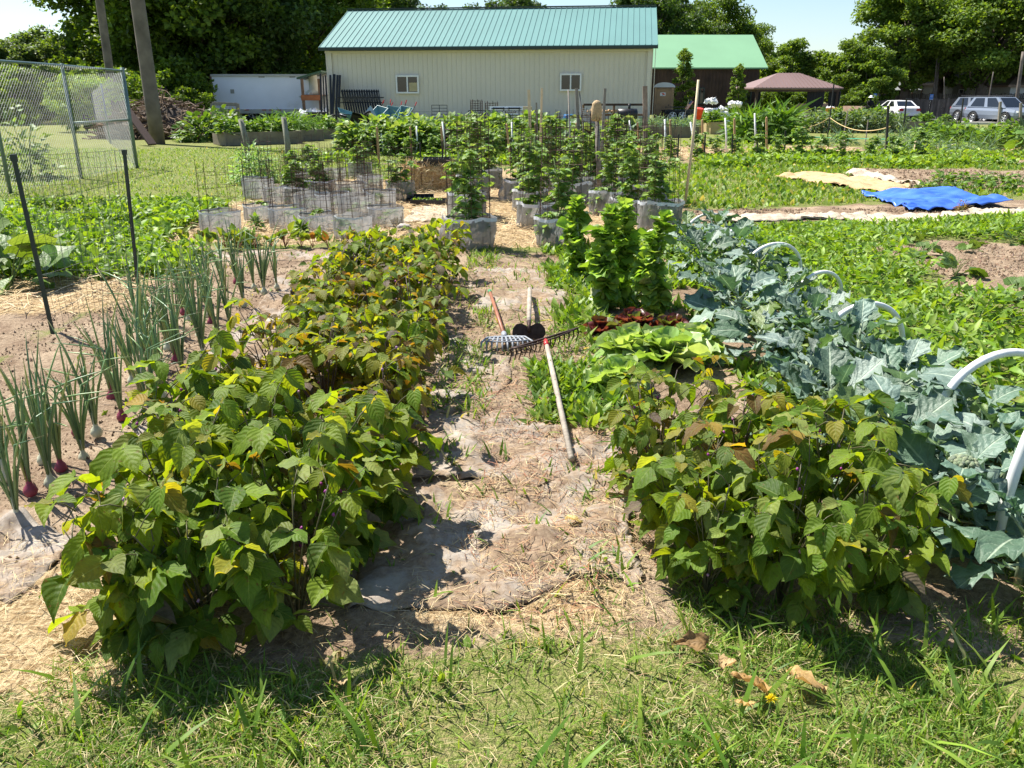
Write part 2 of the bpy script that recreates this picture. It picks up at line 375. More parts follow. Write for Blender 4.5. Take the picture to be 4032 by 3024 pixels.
lrows = [(jx(-1.30, len(yl)) + .11 * (np.arange(len(yl)) < 3), jy(yl - .22)), (jx(-.98, len(yl)), jy(yl - .10)), (jx(-.66, len(yl) ), jy(yl - .02))]
bean_bed(lrows, 'left', ['onion-side', 'middle', 'path-side'], lambda x, y: 'green' if y < 3.2 or (x < -.9 and 3.0 < y < 3.4) else ('yellow' if y < 6.2 and rnd(0, 1) < .75 else 'mixed'))
rr = [([.66, .62, .62, .68], [2.36, 2.72, 3.08, 3.42]), ([.92, .90, .95, .98], [2.32, 2.68, 3.04, 3.4]), ([1.18, 1.2, 1.26], [2.38, 2.74, 3.08])]
rr = [(np.array(a) + RS.uniform(-.03, .03, len(a)), np.array(b) + RS.uniform(-.03, .03, len(b))) for a, b in rr]
bean_bed(rr, 'right', ['path-side', 'middle', 'broccoli-side'], lambda x, y: 'green' if y < 3.0 else 'mixed')

# ------------------------------------------------------------------ onions
def onion(seed):
    def f():
        r = np.random.RandomState(seed); root = thing('onion_plant', '', 'onion plant'); lf = MB(); bl = MB(); red = seed % 3 == 0
        n = r.randint(9, 14); fa = r.rand() * 6.28
        for i in range(n):
            a = fa + (i % 2) * pi + r.uniform(-1.1, 1.1); L = r.uniform(.32, .62); lean = r.uniform(.05, .5); kink = r.rand() < .3
            P = []; p = np.array([cos(a) * .006, sin(a) * .006, .035]); ang = .04
            for k in range(8):
                P.append(p.copy()); ang += lean * .16 + (1.0 if kink and k == 4 + i % 2 else 0) * 1.1 + .03 * r.randn()
                p = p + np.array([cos(a) * sin(ang), sin(a) * sin(ang), cos(ang)]) * L / 7
            c = np.array([(.13, .215, .10), (.19, .28, .11), (.09, .16, .08), (.30, .33, .12)][r.choice(4, p=[.4, .3, .22, .08])]); c = np.repeat(np.stack([c * (1 + .12 * q_) if q_ < 7 else np.array((.42, .33, .16)) for q_ in range(8)]), 6, axis=0)
            lf.tube(P, [.0042, .0055, .0058, .0055, .0048, .004, .0028, .0008], 6, c)
        bc = (.30, .05, .09) if red else (.62, .62, .45)
        bl.lathe([(.004, -.03), (.02, -.022), (.028, -.004), (.022, .016), (.012, .028), (.0095, .05), (.009, .10)], 10, col=bc)
        lf.build('leaf_tuft', M_onion, root, True); bl.build('bulb', M_stem, root, True); return root
    return f
on = [(70, 2040), (20, 1880), (240, 1840), (330, 1800), (170, 1810), (300, 1700), (560, 1580), (600, 1640), (640, 1560), (720, 1480), (520, 1500), (690, 1420), (800, 1400), (860, 1340), (830, 1270), (905, 1290), (960, 1200), (890, 1190), (880, 1130), (1000, 1130), (940, 1080), (780, 1330), (740, 1260), (1040, 1150), (1090, 1130), (700, 1330), (820, 1180), (1070, 1060), (620, 1440), (1010, 1050)]
on += [(120, 1930), (200, 1900), (380, 1700), (480, 1640), (600, 1500), (660, 1370), (760, 1180), (850, 1080), (930, 1020), (980, 990), (560, 1370), (640, 1290), (720, 1230), (440, 1560), (560, 1470), (820, 1240), (930, 1110)]
on = [p for p in on if p[1] > 1095]
on = sorted([G(u, v) for u, v in on], key=lambda p: p[1])
for k, (x, y) in enumerate(on):
    red = (k % 6) % 3 == 0
    spawn(('onion', k % 6), onion(200 + k % 6), (x, y, 0), rnd(0, 6.28), rnd(.85, 1.18), f'{"red" if (200 + k % 6) % 3 == 0 else "white"} bulbed onion plant, {ORD[k]} from the front of the onion bed', 'onion plant', 'onions in the left bed')

# ------------------------------------------------------------------ broccoli
def broccoli(seed, head=False):
    def f():
        r = np.random.RandomState(seed); root = thing('broccoli_plant', '', 'broccoli plant'); st = MB(); lf = MB(); T = []; D = []; Nn = []; S = []
        st.tube([(0, 0, -.02), (.005, 0, .12), (0, .005, .26)], [.018, .02, .016], 8, (.30, .38, .22))
        n = 17
        for i in range(n):
            a = i * 2.4 + r.uniform(-.3, .3); h = .06 + .22 * i / n; el = -.1 + 1.15 * (i / n) + r.uniform(-.15, .15); L = r.uniform(.26, .37) * (1 - .35 * (i / n) ** 2)
            d = np.array([cos(a) * cos(el), sin(a) * cos(el), sin(el)]); p0 = np.array([cos(a) * .015, sin(a) * .015, h]); p1 = p0 + d * .10
            st.tube([p0, (p0 + p1) / 2, p1], [.008, .006, .005], 5, (.38, .46, .28)); T.append(p1 - d * .03); D.append(d)
            Nn.append((r.normal(0, .25) - cos(a) * .5 * sin(el), r.normal(0, .25) - sin(a) * .5 * sin(el), 1)); S.append(L)
        col = pal(len(T), [(.14, .225, .165), (.19, .28, .22), (.10, .17, .11), (.26, .325, .285), (.15, .22, .07)], [4, 4, 3, 1.5, .8], .15)
        if seed == 305: col[2] = (.42, .33, .03)
        scatter(lf, T_broc, np.array(T), np.array(D), np.array(Nn), np.array(S), col)
        st.build('stem', M_stem, root, True); lf.build('foliage', M_brass, root, True)
        if head:
            hb = MB()
            for i in range(90):
                v = nrm(np.array([r.randn(), r.randn(), abs(r.randn()) + .35])); c = v * (.062, .062, .042); rr_ = r.uniform(.009, .015)
                hb.lathe([(rr_ * .4, -rr_), (rr_, -rr_ * .2), (rr_ * .85, rr_ * .55), (rr_ * .3, rr_)], 7, c + (0, 0, .33), np.array([(.20, .26, .15), (.27, .31, .19), (.17, .21, .15)][r.randint(3)]))
            hb.build('broccoli_head', pm('broccoli_curd', (1, 1, 1), .8, .15, 200, bump=.6, bsc=300), root, True)
        return root
    return f
bq = [(3740, 2090), (4010, 2300), (3930, 1990), (3480, 1900), (3800, 1820), (3250, 1750), (3520, 1680), (3160, 1560), (3360, 1500), (2980, 1430), (3180, 1380), (2900, 1300), (3080, 1230), (2820, 1190), (2980, 1120), (2760, 1080), (2880, 1040), (2700, 1000), (2810, 960)]
bq = sorted([G(u, v) for u, v in bq], key=lambda p: p[1])
for k, (x, y) in enumerate(bq):
    hd = abs(x - G(3740, 2090)[0]) < .01 and abs(y - G(3740, 2090)[1]) < .01
    sd_ = 305 if k == 0 else 300 + k % 5
    spawn(('broc', 'head' if hd else sd_), broccoli(310 if hd else sd_, hd), (x, y, 0), rnd(0, 6.28), rnd(.78, .95),
          ('blue-green broccoli plant with a pale knobbly head, ' if hd else 'blue-green leafy broccoli plant, ') + f'{ORD[k]} from the front of the broccoli row', 'broccoli plant', 'broccoli in the right bed')
M_pvc = pm('white_pvc', (.78, .78, .76), .35, .06, 8)
hoops = [((3906, 2190), (4560, 2080), 1250, 4260, .020), ((3640, 1790), (4140, 1730), 1388, 3868, .019), ((3190, 1480), (3545, 1425), 1197, 3354, .017), ((2915, 1130), (3150, 1100), 960, 3008, .016), ((2690, 960), (2860, 930), 880, 2765, .015), ((3110, 1240), (3310, 1200), 1083, 3195, .015), ((2830, 1020), (2970, 1000), 928, 2900, .015)]
hl = ['nearest white plastic hoop, only its leg rising at the right picture edge', 'large white plastic hoop arching over the near broccoli', 'white plastic hoop over the middle broccoli, third from the front', 'white plastic hoop over the far broccoli beside the weeds', 'farthest white plastic hoop at the end of the broccoli', 'half-hidden low white hoop between the middle and far arches', 'low white hoop showing just before the farthest one']
for (a, b, topv, topu, r_), lb in zip(hoops, hl):
    xa, ya = G(*a); xb, yb = G(*b); ym = (ya + yb) / 2; hx, hy, hz = H(topu, topv, ym)
    mb = MB(); q = np.linspace(0, pi, 22); cx, cy = (xa + xb) / 2, ym
    P = [(cx - cos(t_) * (xb - xa) / 2, cy - cos(t_) * (yb - ya) / 2, max(hz, .3) * sin(t_) ** .75) for t_ in q]
    P[0] = (P[0][0], P[0][1], -.03); P[-1] = (P[-1][0], P[-1][1], -.03)
    tag(mb.tube(P, r_, 12).build('plastic_hoop', M_pvc, smooth=True), lb, 'hoop', 'white hoops over the broccoli')

# ------------------------------------------------------------------ lettuces
def lettuce(kind, seed):
    def f():
        r = np.random.RandomState(seed); root = thing('lettuce_plant', '', 'lettuce'); st = MB(); lf = MB(); T = []; D = []; Nn = []; S = []
        if kind == 'tall':
            Ht = .74; n = 260; st.tube([(0, 0, -.02), (.02, .01, Ht * .5), (.05 * (seed % 3 - 1), .03, Ht)], [.02, .016, .008], 7, (.4, .5, .2))
            for i in range(n):
                q = i / n; a = r.rand() * 6.28; h = .03 + Ht * q; el = .25 + .6 * q * q + r.uniform(-.5, .5); L = r.uniform(.08, .15) * (1.05 - .35 * q ** 4)
                d = np.array([cos(a) * cos(el), sin(a) * cos(el), sin(el)]); g_ = vn(a * 1.3, h * 6, 1.0, seed); L *= .42 + .75 * g_; T.append((cos(a) * .01 + .05 * (seed % 3 - 1) * q * q + .02 * sin(h * 9), sin(a) * .01 + .03 * q * q, h)); D.append(d); S.append(L * (1.25 if r.rand() < .1 else 1)); Nn.append((-cos(a) * sin(el) + r.normal(0, .35), -sin(a) * sin(el) + r.normal(0, .35), cos(el)))
            col = pal(n, [(.30, .45, .07), (.38, .52, .12), (.18, .31, .045), (.36, .36, .12)], [4, 3, 3, .5], .2)
        else:
            n = 46
            for i in range(n):
                q = i / n; a = i * 2.4 + r.uniform(-.3, .3); el = .05 + 1.2 * q + r.uniform(-.2, .2); L = r.uniform(.15, .21) * (1 - .35 * q)
                d = np.array([cos(a) * cos(el), sin(a) * cos(el), sin(el)]); T.append((cos(a) * .015, sin(a) * .015, .02 + .04 * q)); D.append(d); S.append(L); Nn.append((-cos(a) * sin(el) + r.normal(0, .2), -sin(a) * sin(el) + r.normal(0, .2), cos(el) + .2))
            col = pal(n, [(.38, .50, .20), (.48, .57, .28), (.28, .42, .11)], [3, 2, 3], .1) if kind == 'leaf' else pal(n, [(.15, .035, .04), (.24, .06, .07), (.10, .05, .03), (.16, .18, .05)], [4, 3, 2, 1.2], .15)
            st.tube([(0, 0, -.02), (0, 0, .04)], [.015, .012], 6, (.4, .45, .25))
        scatter(lf, T_lett, np.array(T), np.array(D), np.array(Nn), np.array(S), col)
        st.build('stem', M_stem, root, True); lf.build('foliage', M_lett, root, True); return root
    return f
def setlet(k, key, u, v, s, lb): x, y = G(u, v); spawn(('let', key), lettuce(k, 400 + key), (x, y, 0), rnd(0, 6), s, lb, 'lettuce', 'lettuces in the right bed')
setlet('tall', 1, 2370, 1220, 1.0, 'tall bolted bright green lettuce, thickest of the lettuce columns')
setlet('tall', 2, 2440, 1190, 1.02, 'tall bolted green lettuce pressed against the right of the thickest column')
setlet('tall', 1, 2560, 1240, .98, 'tall bolted green lettuce beside the broccoli, rightmost lettuce column')
setlet('tall', 2, 2265, 1100, .92, 'slender bolted green lettuce beside the path, leftmost lettuce column')
setlet('leaf', 5, 2480, 1420, 1.23, 'pale green leaf lettuce just in front of the red lettuces, nearest the path')
setlet('leaf', 6, 2620, 1445, 1.37, 'pale frilly green leaf lettuce in front of the red ones, middle of three')
setlet('leaf', 5, 2720, 1400, 1.17, 'pale frilly green leaf lettuce closest to the broccoli stems')
setlet('leaf', 6, 2440, 1530, 1.04, 'small pale green leaf lettuce directly behind the right-hand beans')
setlet('red', 7, 2370, 1330, .8, 'dark red frilly lettuce beside the path, left one of the red lettuces')
setlet('red', 8, 2500, 1310, .9, 'dark red frilly lettuce in the middle between two others')
setlet('red', 7, 2640, 1315, .75, 'dark red frilly lettuce closest to the broccoli, right one of the reds')
# ------------------------------------------------------------------ grass, weeds, straw
T_straw = (np.array([(-.5, 0, 0), (.5, 0, 0), (.5, .5, .04), (-.5, .5, .04), (-.4, 1, 0), (.4, 1, 0)]) * np.array([.035, 1, 1]), np.array([[0, 1, 2, 3], [3, 2, 5, 4]]), np.zeros((6, 3)))
M_straw0 = pm('straw', (.9, .9, .9), .7, .2, 30)
def inq(x, y, q):
    m = np.ones(len(x), bool)
    for i in range(4):
        (ax_, ay), (bx_, by) = q[i], q[(i + 1) % 4]; m &= (bx_ - ax_) * (y - ay) - (by - ay) * (x - ax_) > -.02
    return m
def ccw(q): s = sum(q[i][0] * q[(i + 1) % 4][1] - q[(i + 1) % 4][0] * q[i][1] for i in range(4)); return q if s > 0 else q[::-1]
CLEAR = [ccw(q) for q in ([G(3060, 700), G(3520, 765), G(3600, 735), G(3200, 683)], [G(3330, 690), G(3560, 725), G(3660, 738), G(3400, 683)], [G(3390, 762), G(3590, 838), G(3960, 815), G(3740, 757)])]
def clear(x, y):
    m = np.zeros(len(x), bool)
    for q in CLEAR: m |= inq(x, y, q)
    return m
def edgeY(x): return 10.75 + .28 * (x - 2.5)
def area_pts(n, x0, x1, y0, y1, keep=None, bias=0):
    x = rnd(x0, x1, n); y = y0 + (y1 - y0) * RS.rand(n) ** (1 + bias)
    if keep is not None: m = keep(x, y); x = x[m]; y = y[m]
    return x, y
def gz(x, y):
    so_, _ = zones(x, y); nr = ((x > -6) & (x < 9) & (y < 20))
    return nr * (so_ * ((vn(x, y, .25, 1) - .5) * .05 + (vn(x, y, .09, 2) - .5) * .03) + (vn(x, y, 1.2, 3) - .5) * .03) * np.clip(y - .5, 0, 1) - .012
def blades(name, x, y, L, tpl, cols, wts, up=1.0, spread=.5, mat=None, wide=1.0, z=0, lab=None, cat=None):
    N = len(x); a = rnd(0, 6.28, N); tl = np.abs(RS.normal(0, spread, N)) + .08
    d = np.stack([np.cos(a) * tl, np.sin(a) * tl, np.ones(N) * up], 1); nn = np.stack([-np.cos(a + rnd(-.8, .8, N)), -np.sin(a + rnd(-.8, .8, N)), rnd(0, .4, N)], 1)
    S = L * RS.uniform(.55, 1.35, N); mb = MB()
    tp = [(tv * np.array([wide, 1, 1]), tf, tu) for tv, tf, tu in tpl]
    scatter(mb, tp, np.stack([x, y, gz(x, y) + z], 1), d, nn, S, pal(N, cols, wts, .2))
    return tag(mb.build(name, mat or M_grass, smooth=True), lab, cat, kind='stuff')
GC = [(.17, .29, .035), (.11, .21, .028), (.26, .37, .055), (.48, .43, .19), (.60, .50, .28)]
def front_keep(x, y):
    lim = 2.02 + .10 * np.clip(x, -3, 3) * 0 + (vn(x, y, .5, 21) - .5) * .5 + .28 * (x > .55) + .1 * (x > -1.2) * (x < -.5) - .3 * (x < -1.35) + .9 * (x > 1.75)
    dens = np.clip(.25 + 1.1 * (vn(x, y, .28, 22) - .25), 0, 1)
    return (RS.rand(len(x)) < dens * np.clip((lim - y) / .22 + .6, 0, 1))
x, y = area_pts(150000, -1.9, 3.0, 1.35, 3.3, front_keep, .35); L = np.full(len(x), .05)
blades('lawn_grass', x, y, L, T_blade, GC, [5, 3, 3.5, .9, .6], spread=.6, wide=1.15)
x, y = area_pts(3800, -1.9, 3.0, 1.35, 3.3, front_keep); blades('tall_grass', x, y, np.full(len(x), .13), T_blade, GC, [5, 3, 4, .2, .1], spread=.5, wide=1.25)
x, y = area_pts(60000, -2.2, 3.0, 1.35, 3.3, front_keep, .35); N = len(x); aa = rnd(0, 6.28, N); mb = MB()
scatter(mb, [(T_straw[0] * np.array([.8, 1, 1]), T_straw[1], T_straw[2])], np.stack([x, y, gz(x, y) + rnd(.002, .02, N)], 1), np.stack([np.cos(aa), np.sin(aa), rnd(-.1, .5, N)], 1), np.stack([RS.normal(0, .4, N), RS.normal(0, .4, N), np.ones(N)], 1), rnd(.015, .05, N), pal(N, [(.42, .36, .17), (.28, .24, .11), (.14, .20, .04), (.09, .11, .03), (.55, .47, .28)], [3, 3, 3, 3, 1.5])); tag(mb.build('grass_thatch', M_straw0), kind='stuff')
def clo(x, y): return front_keep(x, y) & (vn(x, y, .35, 23) > .5)
x, y = area_pts(5200, -1.9, 3.0, 1.35, 3.0, clo); blades('clover', x, y, np.full(len(x), .035), T_wide, GC, [5, 5, 3, 0, 0], spread=1.4, mat=M_weed)
def path_keep(x, y):
    edge = np.abs(x - .05) ; return (RS.rand(len(x)) < np.clip(.10 + .9 * (vn(x, y, .33, 24) > .6) * (edge > .2), 0, 1)) & ~((x > .44) & (y < 3.6))
x, y = area_pts(9500, -.45, .75, 2.1, 9.2, path_keep); blades('path_grass', x, y, np.full(len(x), .075), T_blade, GC, [5, 4, 3, .5, .5], spread=.7, wide=2.0)
def rt(x, y): return vn(x, y, .3, 25) > .45
x, y = area_pts(3200, .34, .72, 3.8, 9.0, lambda x, y: rt(x, y) & ~((y > 4.8) & (y < 5.5))); blades('path_edge_weeds', x, y, np.full(len(x), .10), T_blade + T_weed, GC, [5, 4, 4, .1, 0], spread=.6, wide=1.5, mat=M_weed)
# path weeds patch near the rake
x, y = area_pts(1500, .12, .45, 3.9, 4.85); blades('path_weeds', x, y, np.full(len(x), .085), T_weed, GC, [5, 4, 3, 0, 0], spread=1.0, mat=M_weed)
# small weeds among onions and under the crops
x, y = area_pts(5200, -3.3, 2.3, 2.4, 9.2, lambda x, y: vn(x, y, .4, 26) > .66); blades('bed_weeds', x, y, np.full(len(x), .045), T_weed + T_blade, GC, [4, 3, 3, .5, .3], spread=1.0, wide=1.3, mat=M_weed)
x, y = area_pts(9000, .5, 2.5, 3.8, 9.2, lambda x, y: (vn(x, y, .4, 27) > .45) & ~((x > .55) & (x < 1.35) & (y < 6.2))); blades('crop_weeds', x, y, np.full(len(x), .10), T_weed, GC, [5, 4, 4, 0, 0], spread=.7, mat=M_weed)
# lush leafy weeds right of the broccoli
def lush(x, y):
    s1 = rect(x - (y - 6.8) * .05, y, 3.75, 12, 5.6, 9.6, .3, .35, 2); return (x > 2.05 - .12 * (y - 3.5)) & (RS.rand(len(x)) > s1) & (y < edgeY(x) - .45 + (vn(x, y, .5, 28) - .5) * .4)
WG = [(.21, .34, .035), (.15, .27, .028), (.29, .42, .055), (.10, .19, .025)]
for q, (n_, y0, y1, s_) in enumerate([(26000, 2.6, 6.5, .085), (36000, 6.5, 11.8, .085)]):
    x, y = area_pts(n_, 1.4, 9.5, y0, y1, lush); hh = rnd(0, .17, len(x)) * (.5 + vn(x, y, .5, 29)); m = x < y * .72 + 1; x = x[m]; y = y[m]; hh = hh[m] * np.clip((edgeY(x) - y) / 2, .15, 1)
    o = blades('leafy_weeds', x, y, np.full(len(x), s_), T_weed, WG, [4, 4, 3, 2], up=.45, spread=.9, mat=M_weed, z=hh, wide=1.15)
# weedy patch on the left between fence and cages
def lw(x, y): return (vn(x, y, .6, 30) > .32) & (x < -2.9 - .0 * y) & ~((x > -4.1) & (y > 9.4) & (y < 13)) & ~((x > -5) & (y < 7.4))
x, y = area_pts(30000, -7.5, -2.6, 7.2, 12.5, lw); hh = rnd(0, .16, len(x))
blades('weed_patch', x, y, np.full(len(x), .085), T_weed + T_wide, WG, [4, 4, 4, 1.5], up=.5, spread=.9, mat=M_weed, z=hh)
# lawns
def lawnR(x, y):
    so_, st_ = zones(x, y); return ((x > 2.3) | (y > 17.5)) & (so_ + st_ < .4) & (x < y * .72) & ((y > edgeY(x) + 1.45 + (vn(x, y, .4, 35) - .5) * .4) | (x < 2.4)) & ~clear(x, y)
x, y = area_pts(52000, 1.2, 16, 11.4, 24, lawnR); blades('lawn_grass', x, y, np.full(len(x), .085), T_blade + T_weed[:1], GC, [5, 3, 4, .5, .2], spread=.7, wide=2.6)
def lawnL(x, y):
    so_, st_ = zones(x, y); return (so_ + st_ < .4) & (x > -y * .72)
x, y = area_pts(46000, -16, -2.0, 9, 27, lawnL); blades('lawn_grass', x, y, np.full(len(x), .07), T_blade, GC, [5, 2.5, 4.5, .3, .1], spread=.8, wide=2.8)
# low ground cover between the far stakes
def fg(x, y): return vn(x, y, 1.1, 31) > .42
x, y = area_pts(22000, -5, 16, 19.6, 23.2, fg); blades('ground_cover', x, y, np.full(len(x), .12), T_wide + T_weed, WG, [4, 4, 4, 2], up=.4, spread=1, mat=M_weed, z=rnd(0, .18, len(x)))
x, y = area_pts(6500, 3, 26, 23, 29, lambda x, y: vn(x, y, 1.3, 32) > .6); blades('ground_cover', x, y, np.full(len(x), .15), T_wide + T_weed, WG, [4, 4, 4, 2], up=.6, spread=1, mat=M_weed, z=rnd(0, .2, len(x)))
# straw
SC = [(.60, .45, .22), (.45, .30, .14), (.72, .58, .34), (.30, .19, .09)]
M_straw = pm('straw', (.9, .9, .9), .7, .2, 30)
def strw(n, x0, x1, y0, y1, L=.14, thr=.3, zone=1, name='straw_mulch', w=1.0):
    def k(x, y): return zones(x, y)[1] > thr if zone else vn(x, y, .5, 33) > thr
    x, y = area_pts(n, x0, x1, y0, y1, k); N = len(x); a = rnd(0, 6.28, N)
    d = np.stack([np.cos(a), np.sin(a), rnd(-.12, .3, N)], 1); nn = np.stack([RS.normal(0, .3, N), RS.normal(0, .3, N), np.ones(N)], 1)
    mb = MB(); tp = [(T_straw[0] * np.array([w, 1, 1]), T_straw[1], T_straw[2])]
    scatter(mb, tp, np.stack([x, y, gz(x, y) + rnd(.008, .045, N)], 1), d, nn, L * RS.uniform(.4, 1.3, N), pal(N, SC, [4, 3, 3, 2], .2))
    tag(mb.build(name, M_straw), kind='stuff')
strw(34000, -5.3, 2.6, 6, 17.6, .15, w=1.2)
strw(9000, -2.4, .5, 1.6, 3.3, .05, w=.8)
strw(10000, -1.7, 1.9, 1.4, 2.6, .035, .35, 0, 'dry_grass_clippings', .8)
strw(9000, -.55, .6, 2.3, 9, .05, .3, 0, 'dry_grass_clippings', .8)
SC0 = SC; SC = [(.30, .13, .06), (.22, .12, .07), (.45, .27, .14), (.15, .09, .06)]; strw(5000, -.5, .55, 2.2, 4.6, .05, .5, 0, 'leaf_litter', 1.6); strw(2500, -.5, .55, 4.6, 9, .05, .55, 0, 'leaf_litter', 1.6); SC = SC0
strw(12000, 2, 30, 22, 28, .3, w=1.6)
# clods of earth
def clods(n, x0, x1, y0, y1, s, sd):
    x, y = area_pts(n, x0, x1, y0, y1, lambda x, y: (zones(x, y)[0] > .5) & (vn(x, y, .3, 40 + sd) > .3)); N = len(x)
    r = np.random.RandomState(sd); base = nrm(np.array([[1,0,0],[-1,0,0],[0,1,0],[0,-1,0],[0,0,1],[0,0,-1.]])); F_ = np.array([[0,2,4],[2,1,4],[1,3,4],[3,0,4],[2,0,5],[1,2,5],[3,1,5],[0,3,5]])
    V = base[None] * r.uniform(.4, 1.0, (N, 6, 1)) * (s * r.uniform(.3, 1.2, (N, 1, 1))); V = V + np.stack([x, y, gz(x, y) + .004], 1)[:, None]
    mb = MB(); mb.many(V, F_, pal(N, [(.30, .21, .14), (.20, .135, .09), (.40, .30, .21)], [3, 3, 2]), np.zeros((6, 3))); tag(mb.build('earth_clods', pm('clod', (1, 1, 1), .95, .2, 40, spec=.1)), kind='stuff')
clods(9000, 3.6, 7.5, 5.4, 9.6, .022, 1); clods(7000, -3.6, -1.5, 2.3, 9.1, .013, 2); clods(5000, 7, 15, 14.5, 19.6, .04, 3); clods(4500, -.5, .6, 2.3, 9, .009, 4); clods(1500, 2.3, 6.4, 11.5, 12.4, .03, 5)

# ------------------------------------------------------------------ sheets of cloth
def cloth(name, pts, lab, cat, mat, wr=.02, nu=46, nv=22, lift=.016, sd=0, group=None, th=True, fr=.25):
    a, b, c, d = [np.array(p) for p in pts]; mb = MB(); J, I_ = np.meshgrid(np.arange(nv + 1), np.arange(nu + 1), indexing='ij'); u = (I_ / nu).ravel()[:, None]; v = (J / nv).ravel()[:, None]
    p = (a * (1 - u) + b * u) * (1 - v) + (d * (1 - u) + c * u) * v; ed = np.minimum(np.minimum(I_, J), np.minimum(nu - I_, nv - J)).ravel()
    q = p + np.stack([vn(p[:, 0], p[:, 1], .35, sd + 50) - .5, vn(p[:, 0], p[:, 1], .35, sd + 60) - .5], 1) * (.20 * np.where(ed < 2, 1, .3))[:, None]
    z = gz(q[:, 0], q[:, 1]) + lift + wr * (np.abs(vn(q[:, 0] * 1.7, q[:, 1], fr, sd) - .5) * 2 + .6 * np.abs(vn(q[:, 0], q[:, 1] * 2, fr * .35, sd + 2) - .5) * 2) - np.where(ed < 1, .012, 0); V = np.c_[q, z]
    F_ = [(j * (nu + 1) + i, j * (nu + 1) + i + 1, (j + 1) * (nu + 1) + i + 1, (j + 1) * (nu + 1) + i) for j in range(nv) for i in range(nu)]
    mb.add(V, np.array(F_)); o = mb.build(name, mat, smooth=True)
    m = o.modifiers.new('thick', 'SOLIDIFY'); m.thickness = .004
    return tag(o, lab, cat, group)
def burl(name, c1, c2, dirt=.5, sc=5):
    t = NT(name); P = t.geo(); mpp = t.n('Mapping', i_0=P); w1 = t.n('TexWave', i_Scale=110.0, i_Distortion=2.5, i_Vector=P); w2 = t.n('TexWave', i_Scale=110.0, i_Distortion=2.5, i_Vector=P, bands_direction='Y')
    wv = t.math('MULTIPLY', t.math('ADD', w1.outputs[1], w2.outputs[1]), .5)
    c = t.mix(t.ramp(t.noise(sc, 6, P, .65), .35, .65), c1, c2); c = t.mix(t.math('MULTIPLY', wv, .25), c, [x * .6 for x in c1])
    c = t.mix(t.math('MULTIPLY', t.ramp(t.noise(sc * .6, 7, P, .72), .5 - .12 * dirt, .6 - .06 * dirt), min(1, dirt * 1.1)), c, t.mix(t.ramp(t.noise(40, 5, P, .7), .35, .65), (.22, .15, .10), (.42, .31, .21)))
    return t.done(t.bsdf(c, .9, 0, .1, t.bump(t.math('ADD', t.math('MULTIPLY', wv, .3), t.noise(26, 6, P, .7)), .7, .012)))
M_b1 = burl('old_burlap', (.40, .35, .30), (.58, .52, .45), 1.0, 5); M_b2 = burl('tan_burlap', (.56, .37, .19), (.70, .50, .29), .1); M_b3 = burl('pale_burlap', (.60, .50, .38), (.74, .64, .50), .4)
cloth('burlap_sheet', [(-.48, 2.35), (.5, 2.42), (.55, 3.25), (-.5, 3.15)], 'dirty grey burlap sheet half buried at the front of the path', 'burlap', M_b1, .035, 60, 46, sd=1, lift=.004)
cloth('burlap_sheet', [(-.52, 3.22), (.48, 3.3), (.5, 4.1), (-.5, 4.15)], 'worn grey burlap sheet under the handle end of the rake', 'burlap', M_b1, .03, 60, 46, sd=5, lift=.0)
cloth('burlap_sheet', [(-.5, 4.25), (-.05, 4.2), (.0, 5.4), (-.45, 5.6)], 'narrow dusty burlap strip beside the left beans before the rake heads', 'burlap', M_b1, .02, 40, 50, sd=9, lift=-.002)
cloth('burlap_sheet', [(-.3, 6.3), (.45, 6.2), (.4, 8.0), (-.4, 8.1)], 'pale dusty burlap sheet on the path beyond the hoe handle', 'burlap', M_b1, .025, 50, 60, sd=13, lift=-.002)
cloth('burlap_sheet', [(-1.95, 3.6), (-1.65, 3.6), (-1.68, 7.6), (-2.15, 7.7)], 'long burlap strip between the onions and the left beans', 'burlap', M_b1, .025, 26, 120, sd=17, lift=.0)
cloth('burlap_sheet', [(-2.4, 2.5), (-1.75, 2.3), (-1.7, 2.75), (-2.2, 3.0)], 'crumpled burlap at the left end of the bean bed', 'burlap', M_b1, .05, 40, 30, sd=21, lift=.0)
cloth('burlap_sheet', [(-3.4, 8.5), (-1.7, 8.3), (-1.7, 8.75), (-3.3, 8.95)], 'flat burlap strip in front of the beet seedlings', 'burlap', M_b1, .015, 60, 20, sd=25, lift=.0)
cloth('burlap_sheet', [(-1.5, 11.0), (-.75, 11.0), (-.7, 13.2), (-1.4, 13.2)], 'pale burlap sheet in front of the seedling trays', 'burlap', M_b3, .03, 40, 60, sd=29, lift=.004)
cloth('burlap_sheet', [G(3060, 700), G(3520, 765), G(3600, 735), G(3200, 683)], 'long tan burlap sheet lying left of the blue tarp', 'burlap', M_b2, .07, 80, 40, sd=33, fr=.6)
cloth('burlap_sheet', [G(3330, 690), G(3560, 725), G(3660, 738), G(3400, 683)], 'folded pale burlap sheet behind the long tan one', 'burlap', M_b3, .09, 60, 30, sd=37, fr=.4)
cloth('burlap_sheet', [G(2760, 880), G(3420, 862), G(3400, 838), G(2800, 858)], 'long pale burlap strip between lawn and weeds, left part', 'burlap', M_b3, .04, 120, 20, sd=41)
cloth('burlap_sheet', [G(3380, 895), G(3730, 888), G(3700, 848), G(3380, 842)], 'pale burlap sheet with faded red printing in front of the tarp', 'burlap', M_b3, .04, 60, 24, sd=45)
cloth('burlap_sheet', [G(3700, 862), G(4150, 840), G(4150, 815), G(3700, 840)], 'pale burlap strip right of the faded printed one', 'burlap', M_b3, .04, 60, 20, sd=49)
cloth('blue_tarp', [G(3390, 762), G(3590, 838), G(3960, 815), G(3740, 757)], 'wrinkled blue plastic tarp spread on the grass', 'tarp', pm('blue_tarp', (.05, .15, .60), .38, .35, 1.5, spec=.5, bump=.3, bsc=25), .10, 90, 60, sd=53, lift=.03, fr=.8)

